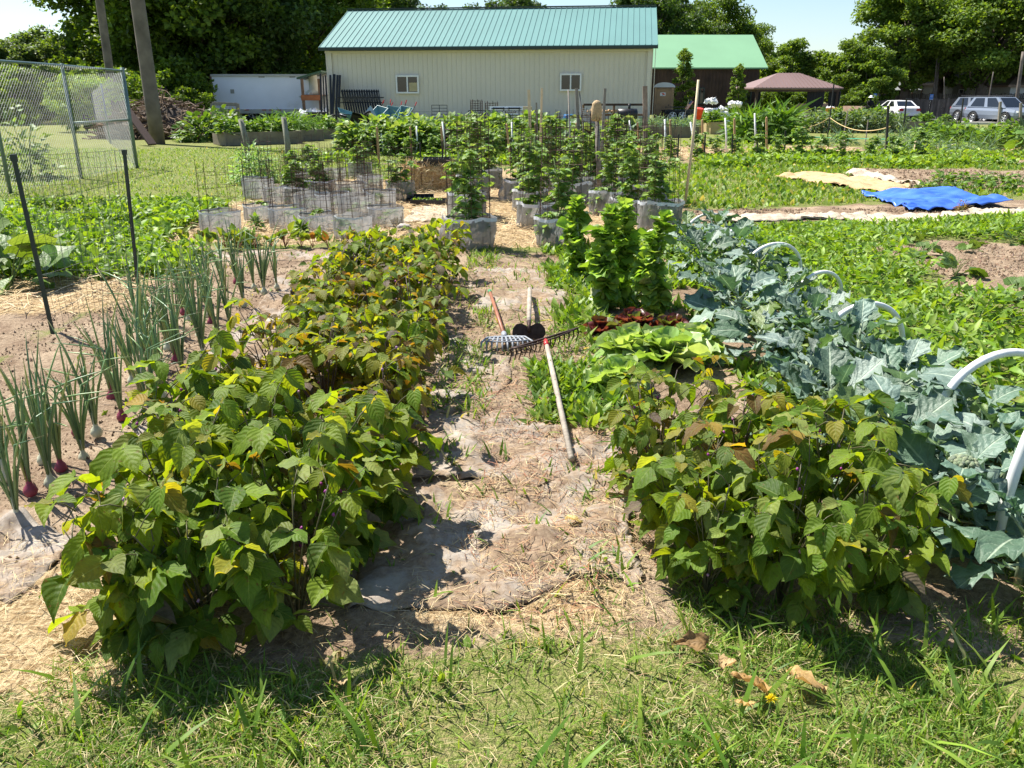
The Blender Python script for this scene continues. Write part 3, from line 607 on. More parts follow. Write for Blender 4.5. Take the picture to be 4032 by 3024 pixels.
# ------------------------------------------------------------------ garden tools
M_oldwood = pm('weathered_wood', (.36, .31, .25), .75, .3, 12, bump=.4, bsc=60); M_redwood = pm('red_brown_wood', (.28, .11, .06), .5, .2, 10)
M_rust = pm('dark_rusty_steel', (.055, .035, .028), .6, .4, 30, metal=.5); M_grey = pm('grey_plastic', (.26, .28, .31), .45, .1, 10); M_white = pm('white_paint', (.8, .8, .8), .45, .06, 3)
M_black = pm('black_plastic', (.018, .018, .02), .4, .2, 10, tint=False); M_red = pm('red_paint', (.5, .03, .03), .4, .15, 10)
t_ = thing('bow_rake', 'big iron rake with a long grey wooden handle and red collar', 'rake')
e0 = np.array([*G(2250, 1830), .03]); h0 = np.array([*G(2150, 1410), .10]); mb = MB(); mb.tube([h0, (h0 * .6 + e0 * .4) + (0.0, 0, .0), e0], [.014, .016, .015], 10); mb.build('handle', M_oldwood, t_, True)
mb = MB(); dd = nrm(h0 - e0); mb.tube([h0 - dd * .05, h0 + dd * .06], [.021, .012], 10); mb.build('collar', M_red, t_, True)
a_ = np.array([*G(2010, 1425), .085]); b_ = np.array([*G(2272, 1365), .13]); mb = MB(); mb.bar(a_, b_, .012, .012)
n_ = 15; fd = nrm(np.cross(b_ - a_, (0, 0, 1)))
for i in range(n_):
    p = a_ + (b_ - a_) * (i + .01) / (n_ - 1.0); mb.tube([p, p + fd * .01 + (0, 0, -.035), p - fd * .015 + (0, 0, -.09)], [.006, .005, .003], 5)
mb.build('tine_bar', M_rust, t_)
mb = MB(); nk = h0 + dd * .05; m_ = (a_ + b_) / 2
for s_, e_ in ((-1, a_), (1, b_)):
    mb.tube([nk, nk + (e_ - m_) * .35 + dd * .0, m_ + (e_ - m_) * .75 - dd * .02, m_ + (e_ - m_) * 1.0], [.006] * 4, 6)
mb.build('bow', M_rust, t_, True)
t_ = thing('fan_rake', 'small grey rake head on a red-brown handle lying on the path', 'rake')
r0 = np.array([*G(1985, 1345), .05]); r1 = np.array([*G(1930, 1170), .04]); mb = MB(); mb.tube([r0, r1], [.015, .013], 10); mb.build('handle', M_redwood, t_, True)
mb = MB(); mb.tube([r1 + (0.002, -.01, 0), r1 + nrm(r1 - r0) * .06], [.016, .016], 8); mb.build('grip', pm('green_grip', (.03, .25, .10), .5, .1), t_, True)
dd = nrm(r0 - r1); sx = nrm(np.cross(dd, (0, 0, 1))); mb = MB(); mb.tube([r0 - dd * .03, r0 + dd * .06], [.02, .02], 8)
for i in range(11):
    q = (i - 5) / 5; s0 = r0 + dd * .04 + sx * q * .02; P = [s0, s0 + dd * .10 + sx * q * .11 + (0, 0, .02), s0 + dd * (.22 - .05 * abs(q)) + sx * q * .15 + (0, 0, .01), s0 + dd * (.25 - .05 * abs(q)) + sx * q * .155 + (0, 0, -.035)]
    mb.tube(P, [.006, .008, .008, .004], 5)
for k_ in (.09, .15, .2):
    P = [r0 + dd * (.04 + k_ - .03 * q * q) + sx * q * (.02 + .62 * k_) + (0, 0, .018) for q in np.linspace(-1, 1, 9)]; mb.tube(P, [.006] * 9, 5)
mb.build('rake_head', M_grey, t_, True)
t_ = thing('garden_hoe', 'old hoe with a broad dark rusty blade standing on the path', 'hoe')
b0 = np.array([*G(2083, 1350), 0.0]); e1 = np.array([*G(2085, 1160), .05]); top = b0 + (0, .05, .10)
mb = MB(); mb.tube([top + (0, .02, .02), (top + e1) / 2 + (0, 0, .03), e1], [.016, .019, .017], 10); mb.build('handle', M_oldwood, t_, True)
pr = [(-.085, .02), (-.11, .06), (-.105, .10), (-.08, .13), (-.05, .135), (-.02, .12), (0, .11), (.02, .12), (.05, .135), (.08, .13), (.105, .10), (.11, .06), (.085, .02), (0, -.005)]
mb = MB(); mb.prism([(x_ * 1.05, z_ * 1.0) for x_, z_ in pr], -.003, .003); o = mb.build('blade', M_rust, t_); o.location = tuple(b0); o.rotation_euler = (-.25, 0, .05)
mb = MB(); mb.tube([b0 + (0, 0.0, .07), b0 + (0, .01, .12), top + (0, .04, .025)], [.010, .012, .017], 8); mb.build('socket', M_rust, t_, True)

# ------------------------------------------------------------------ tomato cages
M_wire = pm('rusty_wire', (.07, .038, .028), .7, .3, 20, metal=.3)
def fabric(name, c1, c2, al):
    t = NT(name); c = t.mix(t.ramp(t.noise(9, 6), .3, .7), c1, c2); nb = t.bump(t.noise(14, 4), .5, .02)
    p = t.bsdf(c, .45, 0, .5, nb); tr = t.n('BsdfTranslucent', i_0=t.mix(.5, c, (.55, .55, .55))); a = t.n('MixShader', i_0=.45); t.t.links.new(p, a.inputs[1]); t.t.links.new(tr.outputs[0], a.inputs[2])
    tp = t.n('BsdfTransparent'); b = t.n('MixShader', i_0=al); t.t.links.new(tp.outputs[0], b.inputs[1]); t.t.links.new(a.outputs[0], b.inputs[2]); return t.done(b.outputs[0])
M_film = fabric('clear_film', (.22, .22, .22), (.44, .44, .43), .66); M_weedfab = fabric('grey_fabric', (.22, .215, .21), (.44, .43, .42), .8)
def cage(seed, kind):
    def f():
        r = np.random.RandomState(seed); root = thing('tomato_cage', '', 'wire cage'); rad = .235; hh = r.uniform(.85, 1.05) if kind == 'film' else r.uniform(1.15, 1.3)
        w = MB(); nv = 10; lean = r.uniform(-.05, .05, 2); rr_ = .003 if kind == 'film' else .0032
        for i in range(nv):
            a = i * 2 * pi / nv + .1 * r.randn(); w.tube([(rad * cos(a), rad * sin(a), .0), (rad * cos(a) + lean[0], rad * sin(a) + lean[1], hh + .06 * r.rand() * (i % 2))], rr_, 3)
        z = .12
        while z < hh:
            w.tube([(rad * cos(a) * (1 + .03 * sin(3 * a)) + lean[0] * z / hh, rad * sin(a) + lean[1] * z / hh, z + .01 * sin(2 * a + seed)) for a in np.linspace(0, 2 * pi, 21)], rr_, 3, cap=False); z += .155
        w.build('wire_frame', M_wire, root)
        c = MB(); n = 40; ch = r.uniform(.22, .38); m = 9; V = []; ph = r.rand(6) * 6; R0 = rad + .018; op = .0 if r.rand() < .7 else .5
        for j in range(m + 1):
            z = ch * j / m
            for i in range(n + 1):
                a = i * (2 * pi - op) / n + ph[0]
                k = R0 + .007 * sin(5 * a + ph[1]) + .005 * sin(9 * a + ph[2] + z * 9) + (.006 if kind == 'film' else .012) * sin(13 * a - z * 20 + ph[3]) + (.04 * max(0, sin(a + ph[4])) ** 6 * j / m)
                V.append((k * cos(a), k * sin(a), z + (.010 * sin(3 * a + ph[5]) + .005 * sin(7 * a)) * j / m - .005))
        F_ = [(j * (n + 1) + i, j * (n + 1) + i + 1, (j + 1) * (n + 1) + i + 1, (j + 1) * (n + 1) + i) for j in range(m) for i in range(n)]
        c.add(V, np.array(F_)); c.build('collar', M_film if kind == 'film' else M_weedfab, root, True)
        top = MB(); T = [V[m * (n + 1) + i] for i in range(n + 1)]; P = np.array(T); lo = P * np.array([1.015, 1.015, 1]) - (0, 0, .02 if kind == 'film' else .035); hi = P * np.array([1.015, 1.015, 1]) + (0, 0, .004)
        L_ = n if kind != 'film' else r.randint(10, n); VV = np.concatenate([lo[:L_], hi[:L_]]); top.add(VV, np.array([(i, i + 1, L_ + i + 1, L_ + i) for i in range(L_ - 1)])); top.build('folded_hem', pm('silver_hem', (.62, .65, .70), .3, .15, 9, spec=.7), root, True)
        if kind == 'fabric' and seed % 2 == 0:
            fl = MB(); a0 = r.uniform(3.4, 5.2); V = []
            for i in range(9):
                for j in range(7):
                    q = i / 8; s = j / 6; a = a0 + .35 * (s - .5); k = R0 + .02 + .22 * q * sin(s * 2 + 1) * .6 + .02 * sin(q * 9 + s * 5)
                    V.append((k * cos(a) + .05 * q, k * sin(a), ch * (1 - q * .95) + .03 * sin(s * 6)))
            fl.add(V, np.array([(i * 7 + j, i * 7 + j + 1, (i + 1) * 7 + j + 1, (i + 1) * 7 + j) for i in range(8) for j in range(6)])); fl.build('loose_flap', M_weedfab, root, True)
        return root
    return f
def tomato(seed, Ht, dens=1.0):
    def f():
        r = np.random.RandomState(seed); root = thing('tomato_plant', '', 'tomato plant'); st = MB(); lf = MB(); T = []; D = []; S = []
        ns = 3 if Ht > .5 else 1
        for s_ in range(ns):
            a = r.rand() * 6.28; P = [np.array([cos(a) * .14 * q * q + .03 * sin(q * 7 + s_), sin(a) * .12 * q * q + .03 * cos(q * 6), Ht * q * r.uniform(.95, 1.05)]) for q in np.linspace(0, 1, 7)]
            st.tube(P, np.linspace(.008, .003, 7), 5, (.20, .28, .09))
            for i in range(int(15 * Ht / .9 * dens) + 5):
                q = r.uniform(.08, 1); k = min(int(q * 6), 5); p = P[k] + (P[k + 1] - P[k]) * (q * 6 - k); a2 = r.rand() * 6.28; L = r.uniform(.12, .24) * (1.1 - .4 * q) * (1 if Ht > .5 else .6)
                d = np.array([cos(a2), sin(a2), r.uniform(.0, .7)]); e = p + nrm(d) * L - (0, 0, .03); m_ = (p + e) / 2 + (0, 0, .03); st.tube([p, m_, e], [.003, .0025, .0015], 3, (.20, .30, .08))
                for j in range(9):
                    u = .25 + .75 * j / 8; b = p * (1 - u) + e * u + (0, 0, .03 * 4 * u * (1 - u)); sd_ = 1 if j % 2 else -1; dd_ = nrm(d) * .6 + np.array([-d[1], d[0], 0]) * sd_ * (0 if j == 8 else 1) + (0, 0, r.uniform(-.5, .1))
                    T.append(b); D.append(dd_); S.append(r.uniform(.055, .10) * (1 if Ht > .5 else .75))
        N = len(T); scatter(lf, T_wide, np.array(T), np.array(D), r.normal(0, .4, (N, 3)) + (0, 0, 1), np.array(S), pal(N, [(.18, .31, .07), (.25, .39, .10), (.11, .20, .04), (.32, .45, .16)], [4, 4, 2, 2]))
        st.build('stem', M_stem, root, True); lf.build('foliage', M_tom, root); return root
    return f
LC = [(870, 912), (1137, 893), (1256, 905), (1392, 938), (1520, 886), (1028, 862), (1092, 800), (1180, 800), (1315, 836), (1406, 856), (1160, 735), (1315, 712), (1460, 752), (1580, 785), (1262, 775), (1390, 790), (1235, 850), (1500, 815), (1020, 775), (1230, 700), (1420, 700)]
LC = sorted([G(*p) for p in LC], key=lambda p: p[1]); rows = [LC[0:5], LC[5:10], LC[10:15], LC[15:21]]
for ri, row in enumerate(rows):
    for ci, (x, y) in enumerate(sorted(row)):
        w_ = f'{ORD[ci]} from left, {["front", "second", "third", "back"][ri]} row of left cluster'
        v = RS.randint(4); spawn(('cagef', v), cage(500 + v, 'film'), (x, y, 0), rnd(0, 6.28), rnd(.85, 1.0), 'rusty wire cage with hazy film collar, ' + w_, 'wire cage', 'film-collared cages on the left')
        big = ri >= 2 and ci in (1, 2, 4); v = RS.randint(2)
        spawn(('tomf', big, v), tomato(520 + v + 5 * big, .62 if big else .22), (x, y, 0), rnd(0, 6.28), 1, ('leafy' if big else 'small') + ' tomato plant in the cage ' + w_, 'tomato plant', 'tomatoes in the left cages')
def cagegrp(pts, where, key, hts):
    pts = sorted([G(*p) for p in pts], key=lambda p: p[1])
    for k, (x, y) in enumerate(pts):
        v = RS.randint(4); w_ = f'{ORD[k]} from the front {where}'
        spawn(('cageg', v), cage(540 + v, 'fabric'), (x, y, 0), rnd(0, 6.28) if v % 2 else rnd(-.5, .5), rnd(.95, 1.08), 'wire cage with grey fabric collar, ' + w_, 'wire cage', 'fabric-collared cages')
        v2 = RS.randint(4); spawn(('tomg', v2), tomato(560 + v2, .9 + .1 * v2, 1.0), (x, y, 0), rnd(0, 6.28), 1, 'leafy tomato plant in the cage ' + w_, 'tomato plant', 'tomatoes in the fabric-collared cages')
cagegrp([(1850, 965), (1838, 850), (1865, 775), (1925, 735), (1870, 700)], 'left of the straw path', 1, None)
cagegrp([(2200, 962), (2118, 888), (2088, 825), (2052, 786), (2160, 745), (2250, 800)], 'right of the straw path', 2, None)
cagegrp([(2590, 902), (2475, 868), (2390, 838), (2333, 775), (2280, 742), (2460, 770), (2420, 715), (2540, 800), (2350, 705)], 'in the rightmost cage row', 3, None)

# ------------------------------------------------------------------ stakes
M_w1 = pm('pale_lumber', (.62, .50, .32), .7, .12, 8); M_w2 = pm('grey_lumber', (.24, .21, .18), .8, .25, 12, bump=.3); M_w3 = pm('brown_lumber', (.42, .26, .13), .7, .2, 10); M_green = pm('dark_green_steel', (.02, .035, .03), .5, .2, 10)
def stake(name, base, top, w, mat, lab, cat='stake', group=None, d=None, rnd_=False, point=False):
    x, y = G(*base); tx, _, tz = H(top[0], top[1], y); mb = MB(); a = (x, y, -.05); b = (tx, y + .01, tz)
    if rnd_: mb.tube([a, ((x + tx) / 2 + w * .3, y, tz / 2), b], [w / 2, w / 2, w * .42], 8)
    else: mb.bar(a, b, w, d or w)
    if point: mb.tube([b, np.array(b) + (0, 0, w * .7)], [w * .6, .002], 4)
    return tag(mb.build(name, mat, smooth=rnd_), lab, cat, group)
stake('wooden_stake', (2096, 740), (2082, 353), .05, M_w1, 'tall pale new wooden stake, left one of the two pale ones', d=.02)
stake('wooden_stake', (2124, 690), (2134, 347), .045, M_w1, 'tall pale new wooden stake, right one of the two pale ones', d=.02)
stake('wooden_stake', (2118, 640), (2112, 404), .04, M_w2, 'grey weathered stake between the pair of pale new stakes', d=.02)
stake('wooden_stake', (2248, 760), (2238, 353), .028, M_w2, 'thin dark grey stake left of the thick grey leaning one', rnd_=True)
stake('wooden_stake', (2290, 740), (2270, 347), .055, M_w2, 'thick grey stake topping out before the right window', d=.03)
stake('wooden_stake', (2318, 740), (2282, 360), .026, M_w2, 'thin dark stake leaning left beside the thick grey stake', rnd_=True)
stake('wooden_stake', (2362, 720), (2383, 348), .05, M_w2, 'dark grey stake right of the burlap-topped post', d=.025)
stake('wooden_stake', (2545, 770), (2540, 339), .075, pm('brown_grey_lumber', (.30, .22, .17), .8, .3, 10), 'broad brown-grey board stake in front of the portable toilet', d=.03)
stake('bamboo_pole', (2697, 800), (2751, 314), .045, M_w1, 'long pale yellow pole leaning right beside the last cage', 'pole', rnd_=True)
o = thing('burlap_topped_post', 'grey post with brown burlap wrapped round its top', 'post'); x, y = G(2363, 790); tx, _, tz = H(2349, 440, y); mb = MB(); mb.tube([(x, y, -.05), (tx, y, tz)], [.04, .035], 8); mb.build('post', M_w2, o, True)
mb = MB(); mb.lathe([(.05, -.12), (.085, -.10), (.08, 0), (.09, .06), (.07, .12), (.075, .14), (.04, .18), (.01, .19)], 12, (tx, y, tz - .02)); mb.build('burlap_wrap', pm('burlap_wrap', (.45, .32, .18), .9, .25, 30, bump=.6), o, True)
wl = [((137, 600), (160, 860)), ((443, 592), (443, 910)), ((665, 615), (705, 920)), ((965, 580), (972, 895)), ((1220, 540), (1220, 880))]
wl = [((2416 + a[0] / 2.194, 200 + a[1] / 2.194), (2416 + b[0] / 2.194, 200 + b[1] / 2.194)) for a, b in wl] + [((1608 + a[0] / 2.194, 200 + a[1] / 2.194), (1608 + b[0] / 2.194, 200 + b[1] / 2.194)) for a, b in [((70, 650), (70, 900)), ((293, 612), (325, 910)), ((598, 628), (612, 880)), ((893, 615), (893, 900)), ((1395, 610), (1412, 890))]] + [((1501, 526), (1508, 610)), ((1640, 495), (1640, 600))]
for k, (a, b) in enumerate(sorted(wl)): stake('plastic_stake', b, a, .055, M_pvc, f'white plastic pipe stake, {ORD[k]} from the left in the far stake row', 'stake', 'white stakes of the far row', rnd_=True)
bl = [((208, 625), (222, 880)), ((490, 600), (502, 930)), ((767, 600), (775, 900)), ((1045, 590), (1047, 915)), ((1322, 578), (1325, 890))]
bl = [((2416 + a[0] / 2.194, 200 + a[1] / 2.194), (2416 + b[0] / 2.194, 200 + b[1] / 2.194)) for a, b in bl] + [((1608 + a[0] / 2.194, 200 + a[1] / 2.194), (1608 + b[0] / 2.194, 200 + b[1] / 2.194)) for a, b in [((15, 665), (30, 950)), ((283, 665), (302, 950)), ((575, 640), (582, 900)), ((848, 640), (885, 990)), ((1097, 635), (1112, 880)), ((1450, 630), (1450, 900)), ((1710, 608), (1715, 870))]] + [((1484, 505), (1493, 647))]
for k, (a, b) in enumerate(sorted(bl)): stake('wooden_stake', b, a, .05, M_w3, f'brown wooden stake, {ORD[k]} from the left in the far stake row', 'stake', 'brown stakes of the far row', point=True)
dl = [((97, 715), (95, 900)), ((315, 740), (315, 880)), ((563, 722), (552, 960)), ((793, 722), (780, 955)), ((1030, 720), (1020, 940)), ((1245, 705), (1243, 910)), ((1487, 690), (1475, 915))]
dl = [((2416 + a[0] / 2.194, 200 + a[1] / 2.194), (2416 + b[0] / 2.194, 200 + b[1] / 2.194)) for a, b in dl] + [((1608 + a[0] / 2.194, 200 + a[1] / 2.194), (1608 + b[0] / 2.194, 200 + b[1] / 2.194)) for a, b in [((100, 790), (105, 1005)), ((290, 780), (300, 1000)), ((697, 770), (697, 985)), ((890, 750), (890, 1000))]]
for k, (a, b) in enumerate(sorted(dl)): stake('metal_stake', b, a, .035, M_black, f'short dark metal stake, {ORD[k]} from the left in the far stake row', 'stake', 'dark stakes of the far row')
q5 = lambda p: (3224 + p[0] / 2.738, p[1] / 2.738)
for a, b, lab, w, m_ in [((750, 1140), (728, 1655), 'black steel post holding the yellow rope, right of the gazebo', .055, M_black), ((948, 1060), (910, 1450), 'black steel post standing in front of the white car', .05, M_black), ((1560, 1060), (1523, 1360), 'black steel post standing left of the grey car', .06, M_black),
                      ((165, 900), (85, 1560), 'tall dark pole leaning right before the gazebo', .035, M_black), ((315, 1200), (250, 1560), 'thin grey rod leaning right beside the tall dark pole', .03, M_w2), ((535, 1290), (495, 1600), 'thin grey rod standing between two rope posts', .025, M_w2),
                      ((1052, 1520), (1032, 1690), 'short pale wooden peg on the right edge of the tilled soil', .06, M_w1), ((285, 1510), (282, 1680), 'short pale wooden peg in the mulch below the gazebo', .05, M_w1), ((1960, 1095), (1940, 1330), 'grey wooden post in front of the grey car', .12, M_w2), ((2180, 1110), (2170, 1330), 'grey wooden post at the right picture edge by the grey car', .12, M_w2)]:
    stake('post', q5(b), q5(a), w, m_, lab, 'post')
stake('post', (3114, 555), (3113, 432), .055, M_black, 'black steel post at the left end of the yellow rope', 'post')
stake('fence_post', (980, 642), (946, 469), .15, pm('grey_green_post', (.20, .20, .15), .8, .25, 10, bump=.3), 'thick grey round post leaning left behind the cages', 'post', rnd_=True)
stake('fence_post', (1135, 676), (1116, 460), .13, MC['grey_green_post'], 'thick grey round post standing upright behind the cages', 'post', rnd_=True)
stake('fence_post', (1465, 520), (1460, 445), .16, MC['grey_green_post'], 'short grey post beside the upturned wheelbarrow', 'post', rnd_=True)
def rope(a, b, sag, r, mat, lab, name='rope'):
    a = np.array(a); b = np.array(b); P = [a * (1 - q) + b * q - (0, 0, sag * 4 * q * (1 - q)) for q in np.linspace(0, 1, 14)]; tag(MB().tube(P, r, 5).build(name, mat, smooth=True), lab, 'rope')
pA = np.array([*G(3114, 555), .55]); pB = np.array([*G(*q5((85, 1560))), .9]); pC = np.array([*G(*q5((728, 1655))), .75])
M_rope = pm('yellow_rope', (.62, .48, .22), .8, .1); rope(pA, pB, .18, .012, M_rope, 'sagging yellow rope left of the tall dark pole'); rope(pB + (0.0, 0, -.02), pC, .25, .012, M_rope, 'sagging yellow rope right of the tall dark pole')
rope(pA - (0, 0, .35), pC - (0, 0, .35), .03, .01, pm('green_string', (.03, .35, .22), .7, .1), 'taut green string below the yellow rope', 'string')

# ------------------------------------------------------------------ wire fence on the left
def tpost(base, top, lab):
    o = thing('steel_fence_post', lab, 'fence post'); x, y = G(*base); tx, _, tz = H(top[0], top[1], y); mb = MB(); a = np.array([x, y, -.05]); b = np.array([tx, y, tz]); mb.bar(a, b, .03, .008); mb.bar(a + (0, .012, 0), b + (0, .012, 0), .008, .02); mb.build('shaft', M_green, o)
    kb = MB(); kb.bar(b - (b - a) * .03, b + (b - a) * .005, .034, .03); kb.build('cap', M_green, o); return a, b
a1, b1 = tpost((208, 1310), (52, 611), 'black steel fence post leaning left, nearest to the onions')
a2, b2 = tpost((542, 1122), (489, 592), 'black steel fence post behind the onions, second from the front')
def wirefence(name, A0, A1, B0, B1, lab, mat, nv, nh, r=.0016, wob=.008):
    mb = MB(); A0, A1, B0, B1 = map(np.array, (A0, A1, B0, B1))
    for i in range(nv + 1):
        u = i / nv; p = A0 * (1 - u) + B0 * u; q = A1 * (1 - u) + B1 * u; m_ = (p + q) / 2 + RS.normal(0, wob, 3); mb.tube([p, m_, q], r, 3, cap=False)
    for j in range(nh + 1):
        v = j / nh; P = [(A0 * (1 - v) + A1 * v) * (1 - u) + (B0 * (1 - v) + B1 * v) * u + RS.normal(0, wob * .6, 3) - (0, 0, .04 * sin(pi * u) * v) for u in np.linspace(0, 1, 12)]; mb.tube(P, r, 3, cap=False)
    return tag(mb.build(name, mat), lab, 'wire fence')
M_gal = pm('galvanized_wire', (.30, .32, .31), .5, .15, 10, metal=.5); M_galg = pm('green_galvanized', (.09, .105, .10), .6, .2, 10)
wirefence('wire_fence', a1 + (0, 0, .05), b1, a2 + (0, 0, .05), b2, 'thin green wire fence between the two black posts', M_galg, 18, 9)
wirefence('wire_fence', a2 + (0, 0, .05), b2, (-6.6, 7.3, 0), (-6.6, 7.3, 1.1), 'thin wire fence running left from the second black post', M_galg, 40, 9)

# ------------------------------------------------------------------ chain link fence
fence = thing('chain_link_fence', 'tall green-grey chain link fence with pipe rails at the lawn', 'fence'); M_pipe = pm('green_grey_pipe', (.13, .19, .17), .4, .15, 6, metal=.4)
HF = 2.15; pc = np.array([-8.77, 19.6, 0]); p2 = np.array([-8.82, 17.1, 0]); p3 = np.array([-8.7, 14.4, 0]); p4 = np.array([-8.7, 11.0, 0]); pf = np.array([-19.5, 40.0, 0])
for p, r_ in ((pc, .045), (p2, .032), (p3, .032), (p4, .032), (pc * .5 + pf * .5, .03), (pf, .03)):
    mb = MB(); mb.tube([p + (0, 0, -.1), p + (0, 0, HF + .04 - .02 * (p[1] - 19.6) * (p[1] > 20))], r_, 10); mb.build('post', M_pipe, fence, True)
mb = MB(); mb.tube([p4 + (0, 0, HF), p3 + (0, 0, HF), p2 + (0, 0, HF), pc + (0, 0, HF - .03)], .024, 8); mb.build('top_rail', M_pipe, fence, True)
mb = MB(); mb.tube([p2 + (0, 0, HF * .5), pc + (0, 0, HF * .5)], .02, 8); mb.build('brace_rail', M_pipe, fence, True)
def chain(A, B, Ht, sp, r, drop=0):
    A = np.array(A); B = np.array(B); L = np.linalg.norm(B - A); d = (B - A) / L; mb = MB(); nrm_ = np.array([-d[1], d[0], 0]) * .004
    s = -Ht
    while s < L:
        for sg in (1, -1):
            a0, a1 = (s, 0), (s + Ht, Ht)
            if sg < 0: a0, a1 = (s, Ht), (s + Ht, 0)
            lo = max(0, -s); hi = min(Ht, L - s)
            if hi <= lo: continue
            f = lambda k: A + d * (s + k) + np.array([0, 0, (k if sg > 0 else Ht - k) * (1 - drop * (s + k) / L)]) + nrm_ * sg
            mb.tube([f(lo), f(hi)], r, 3, cap=False)
        s += sp
    return mb
chain(p4, pc, HF, .085, .0021).build('near_mesh', M_gal, fence); chain(pc, pf, HF, .26, .0020, .2).build('far_mesh', M_galg, fence)
# ------------------------------------------------------------------ beets, trays, bale
def beet(seed):
    def f():
        r = np.random.RandomState(seed); root = thing('beet_plant', '', 'beet plant'); st = MB(); lf = MB(); T = []; D = []; S = []
        for i in range(9):
            a = r.rand() * 6.28; h = r.uniform(.08, .15); o_ = r.uniform(.02, .08); st.tube([(0, 0, 0), (cos(a) * o_, sin(a) * o_, h)], [.003, .002], 4, (.30, .06, .05)); T.append((cos(a) * o_, sin(a) * o_, h - .01)); D.append((cos(a) * .7, sin(a) * .7, .9)); S.append(r.uniform(.07, .12))
        scatter(lf, T_wide, np.array(T), np.array(D, float), r.normal(0, .3, (9, 3)) + (0, 0, .5), np.array(S), pal(9, [(.14, .22, .03), (.24, .30, .04), (.25, .13, .04)], [4, 3, 1])); st.build('stem', M_stem, root); lf.build('foliage', M_weed, root); return root
    return f
for k, xb in enumerate(np.arange(-3.65, -1.25, .16)):
    spawn(('beet', k % 4), beet(600 + k % 4), (xb + rnd(-.03, .03), 9.05 + rnd(-.06, .06), 0), rnd(0, 6.28), rnd(.8, 1.2), f'red-stemmed young beet, {ORD[k]} from the left in the row before the cages', 'beet plant', 'young beets before the left cages')
def herb(seed, Ht=.3, wide=T_wide, cols=None, n=60, sp_=.2, s=(.06, .12), name='leafy_plant', cat='plant', mat=None, curl=.3):
    def f():
        r = np.random.RandomState(seed); root = thing(name, '', cat); st = MB(); lf = MB(); T = []; D = []; S = []
        for i in range(6):
            a = i + r.rand(); st.tube([(0, 0, -.02), (cos(a) * sp_ * .3, sin(a) * sp_ * .3, Ht * .5), (cos(a) * sp_ * .7, sin(a) * sp_ * .7, Ht * .9)], [.008, .006, .003], 4, (.15, .22, .06))
        for i in range(n):
            v = nrm(np.array([r.randn(), r.randn(), abs(r.randn()) * .9])); q = r.uniform(.45, 1); p = v * (sp_, sp_, Ht) * q; p[2] = max(.02, p[2]); T.append(p); D.append(v * (1, 1, .3) + r.normal(0, .3, 3)); S.append(r.uniform(*s))
        scatter(lf, wide, np.array(T), np.array(D), r.normal(0, curl, (n, 3)) + (0, 0, 1), np.array(S), pal(n, cols or [(.10, .20, .03), (.15, .27, .04), (.07, .13, .02), (.2, .32, .07)], [1] * len(cols or [1] * 4))); st.build('stem', M_stem, root); lf.build('foliage', mat or M_weed, root, True); return root
    return f
for k, (u, v, s_, lab) in enumerate([(1185, 935, 1, 'small bright green basil-like plant before the left cages'), (1010, 900, .8, 'small pale seedling in the straw between two film collars'), (1480, 960, .8, 'small leafy plant at the right end of the beet row')]):
    x, y = G(u, v); spawn(('herb', 0), herb(620, .22, n=40, sp_=.1), (x, y, 0), k, s_, lab, 'plant')
def tray(loc, rz, lab, plants=True, sc=1.0, tilt=0):
    root = thing('seedling_tray', lab, 'tray', loc, rz); mb = MB(); w, d, h = .54 * sc, .28 * sc, .06
    for p, q in (((0, -d / 2, h / 2), (w, .008, h)), ((0, d / 2, h / 2), (w, .008, h)), ((-w / 2, 0, h / 2), (.008, d - .01, h)), ((w / 2, 0, h / 2), (.008, d - .01, h)), ((0, 0, .004), (w - .01, d - .01, .008))): mb.box(p, q)
    for i in range(1, 6): mb.box((-w / 2 + w * i / 6, 0, h * .45), (.005, d - .012, h * .8))
    for i in range(1, 3): mb.box((0, -d / 2 + d * i / 3, h * .44), (w - .012, .005, h * .78))
    mb.build('tray', M_black, root)
    if plants:
        n = 60; lf = MB(); scatter(lf, T_wide, np.stack([rnd(-w / 2.3, w / 2.3, n), rnd(-d / 2.4, d / 2.4, n), np.full(n, h)], 1), sph(n, .5), sph(n, 1.5), rnd(.02, .045, n), pal(n, WG, [1, 1, 1, 1])); lf.build('seedlings', M_weed, root)
    root.rotation_euler = (tilt, 0, rz); return root
bx, by = G(1700, 752)
bale = thing('straw_bale', 'golden straw bale standing beside the cages left of the path', 'straw bale', (bx, by + .2, 0), .05); mb = MB(); mb.box((0, 0, .21), (.92, .45, .42)); mb.build('core', pm('bale_core', (.55, .38, .18), .9, .35, 18, bump=1, bsc=50), bale)
n = 5200; s_ = RS.randint(0, 4, n); pu = rnd(-.48, .48, n); pv = rnd(0, .42, n); py = rnd(-.23, .23, n)
T = np.where((s_ == 0)[:, None], np.stack([pu, np.full(n, -.235), pv], 1), np.where((s_ == 1)[:, None], np.stack([pu, py, np.full(n, .425)], 1), np.where((s_ == 2)[:, None], np.stack([np.full(n, -.47), py, pv], 1), np.stack([np.full(n, .47), py, pv], 1))))
mb = MB(); scatter(mb, [(T_straw[0] * np.array([1.6, 1, 1]), T_straw[1], T_straw[2])], T + RS.normal(0, .008, (n, 3)), RS.normal(0, 1, (n, 3)) * (1, .25, 1), RS.normal(0, 1, (n, 3)) + (0, -1, .6), rnd(.06, .16, n), pal(n, SC, [5, 3, 5, 1]) * 1.25); mb.build('loose_straw', M_straw, bale)
mb = MB()
for xx in (-.18, .16): mb.tube([(xx, -.25, 0), (xx, -.25, .43), (xx, .25, .43)], .004, 4)
mb.build('twine', M_rust, bale)
tray((bx + .02, by + .15, .435), .05, 'black seedling tray lying on top of the straw bale', False); tray((bx + .1, by + .1, .50), -.04, 'empty black tray stacked askew on the tray on the bale', False, .85, .08)
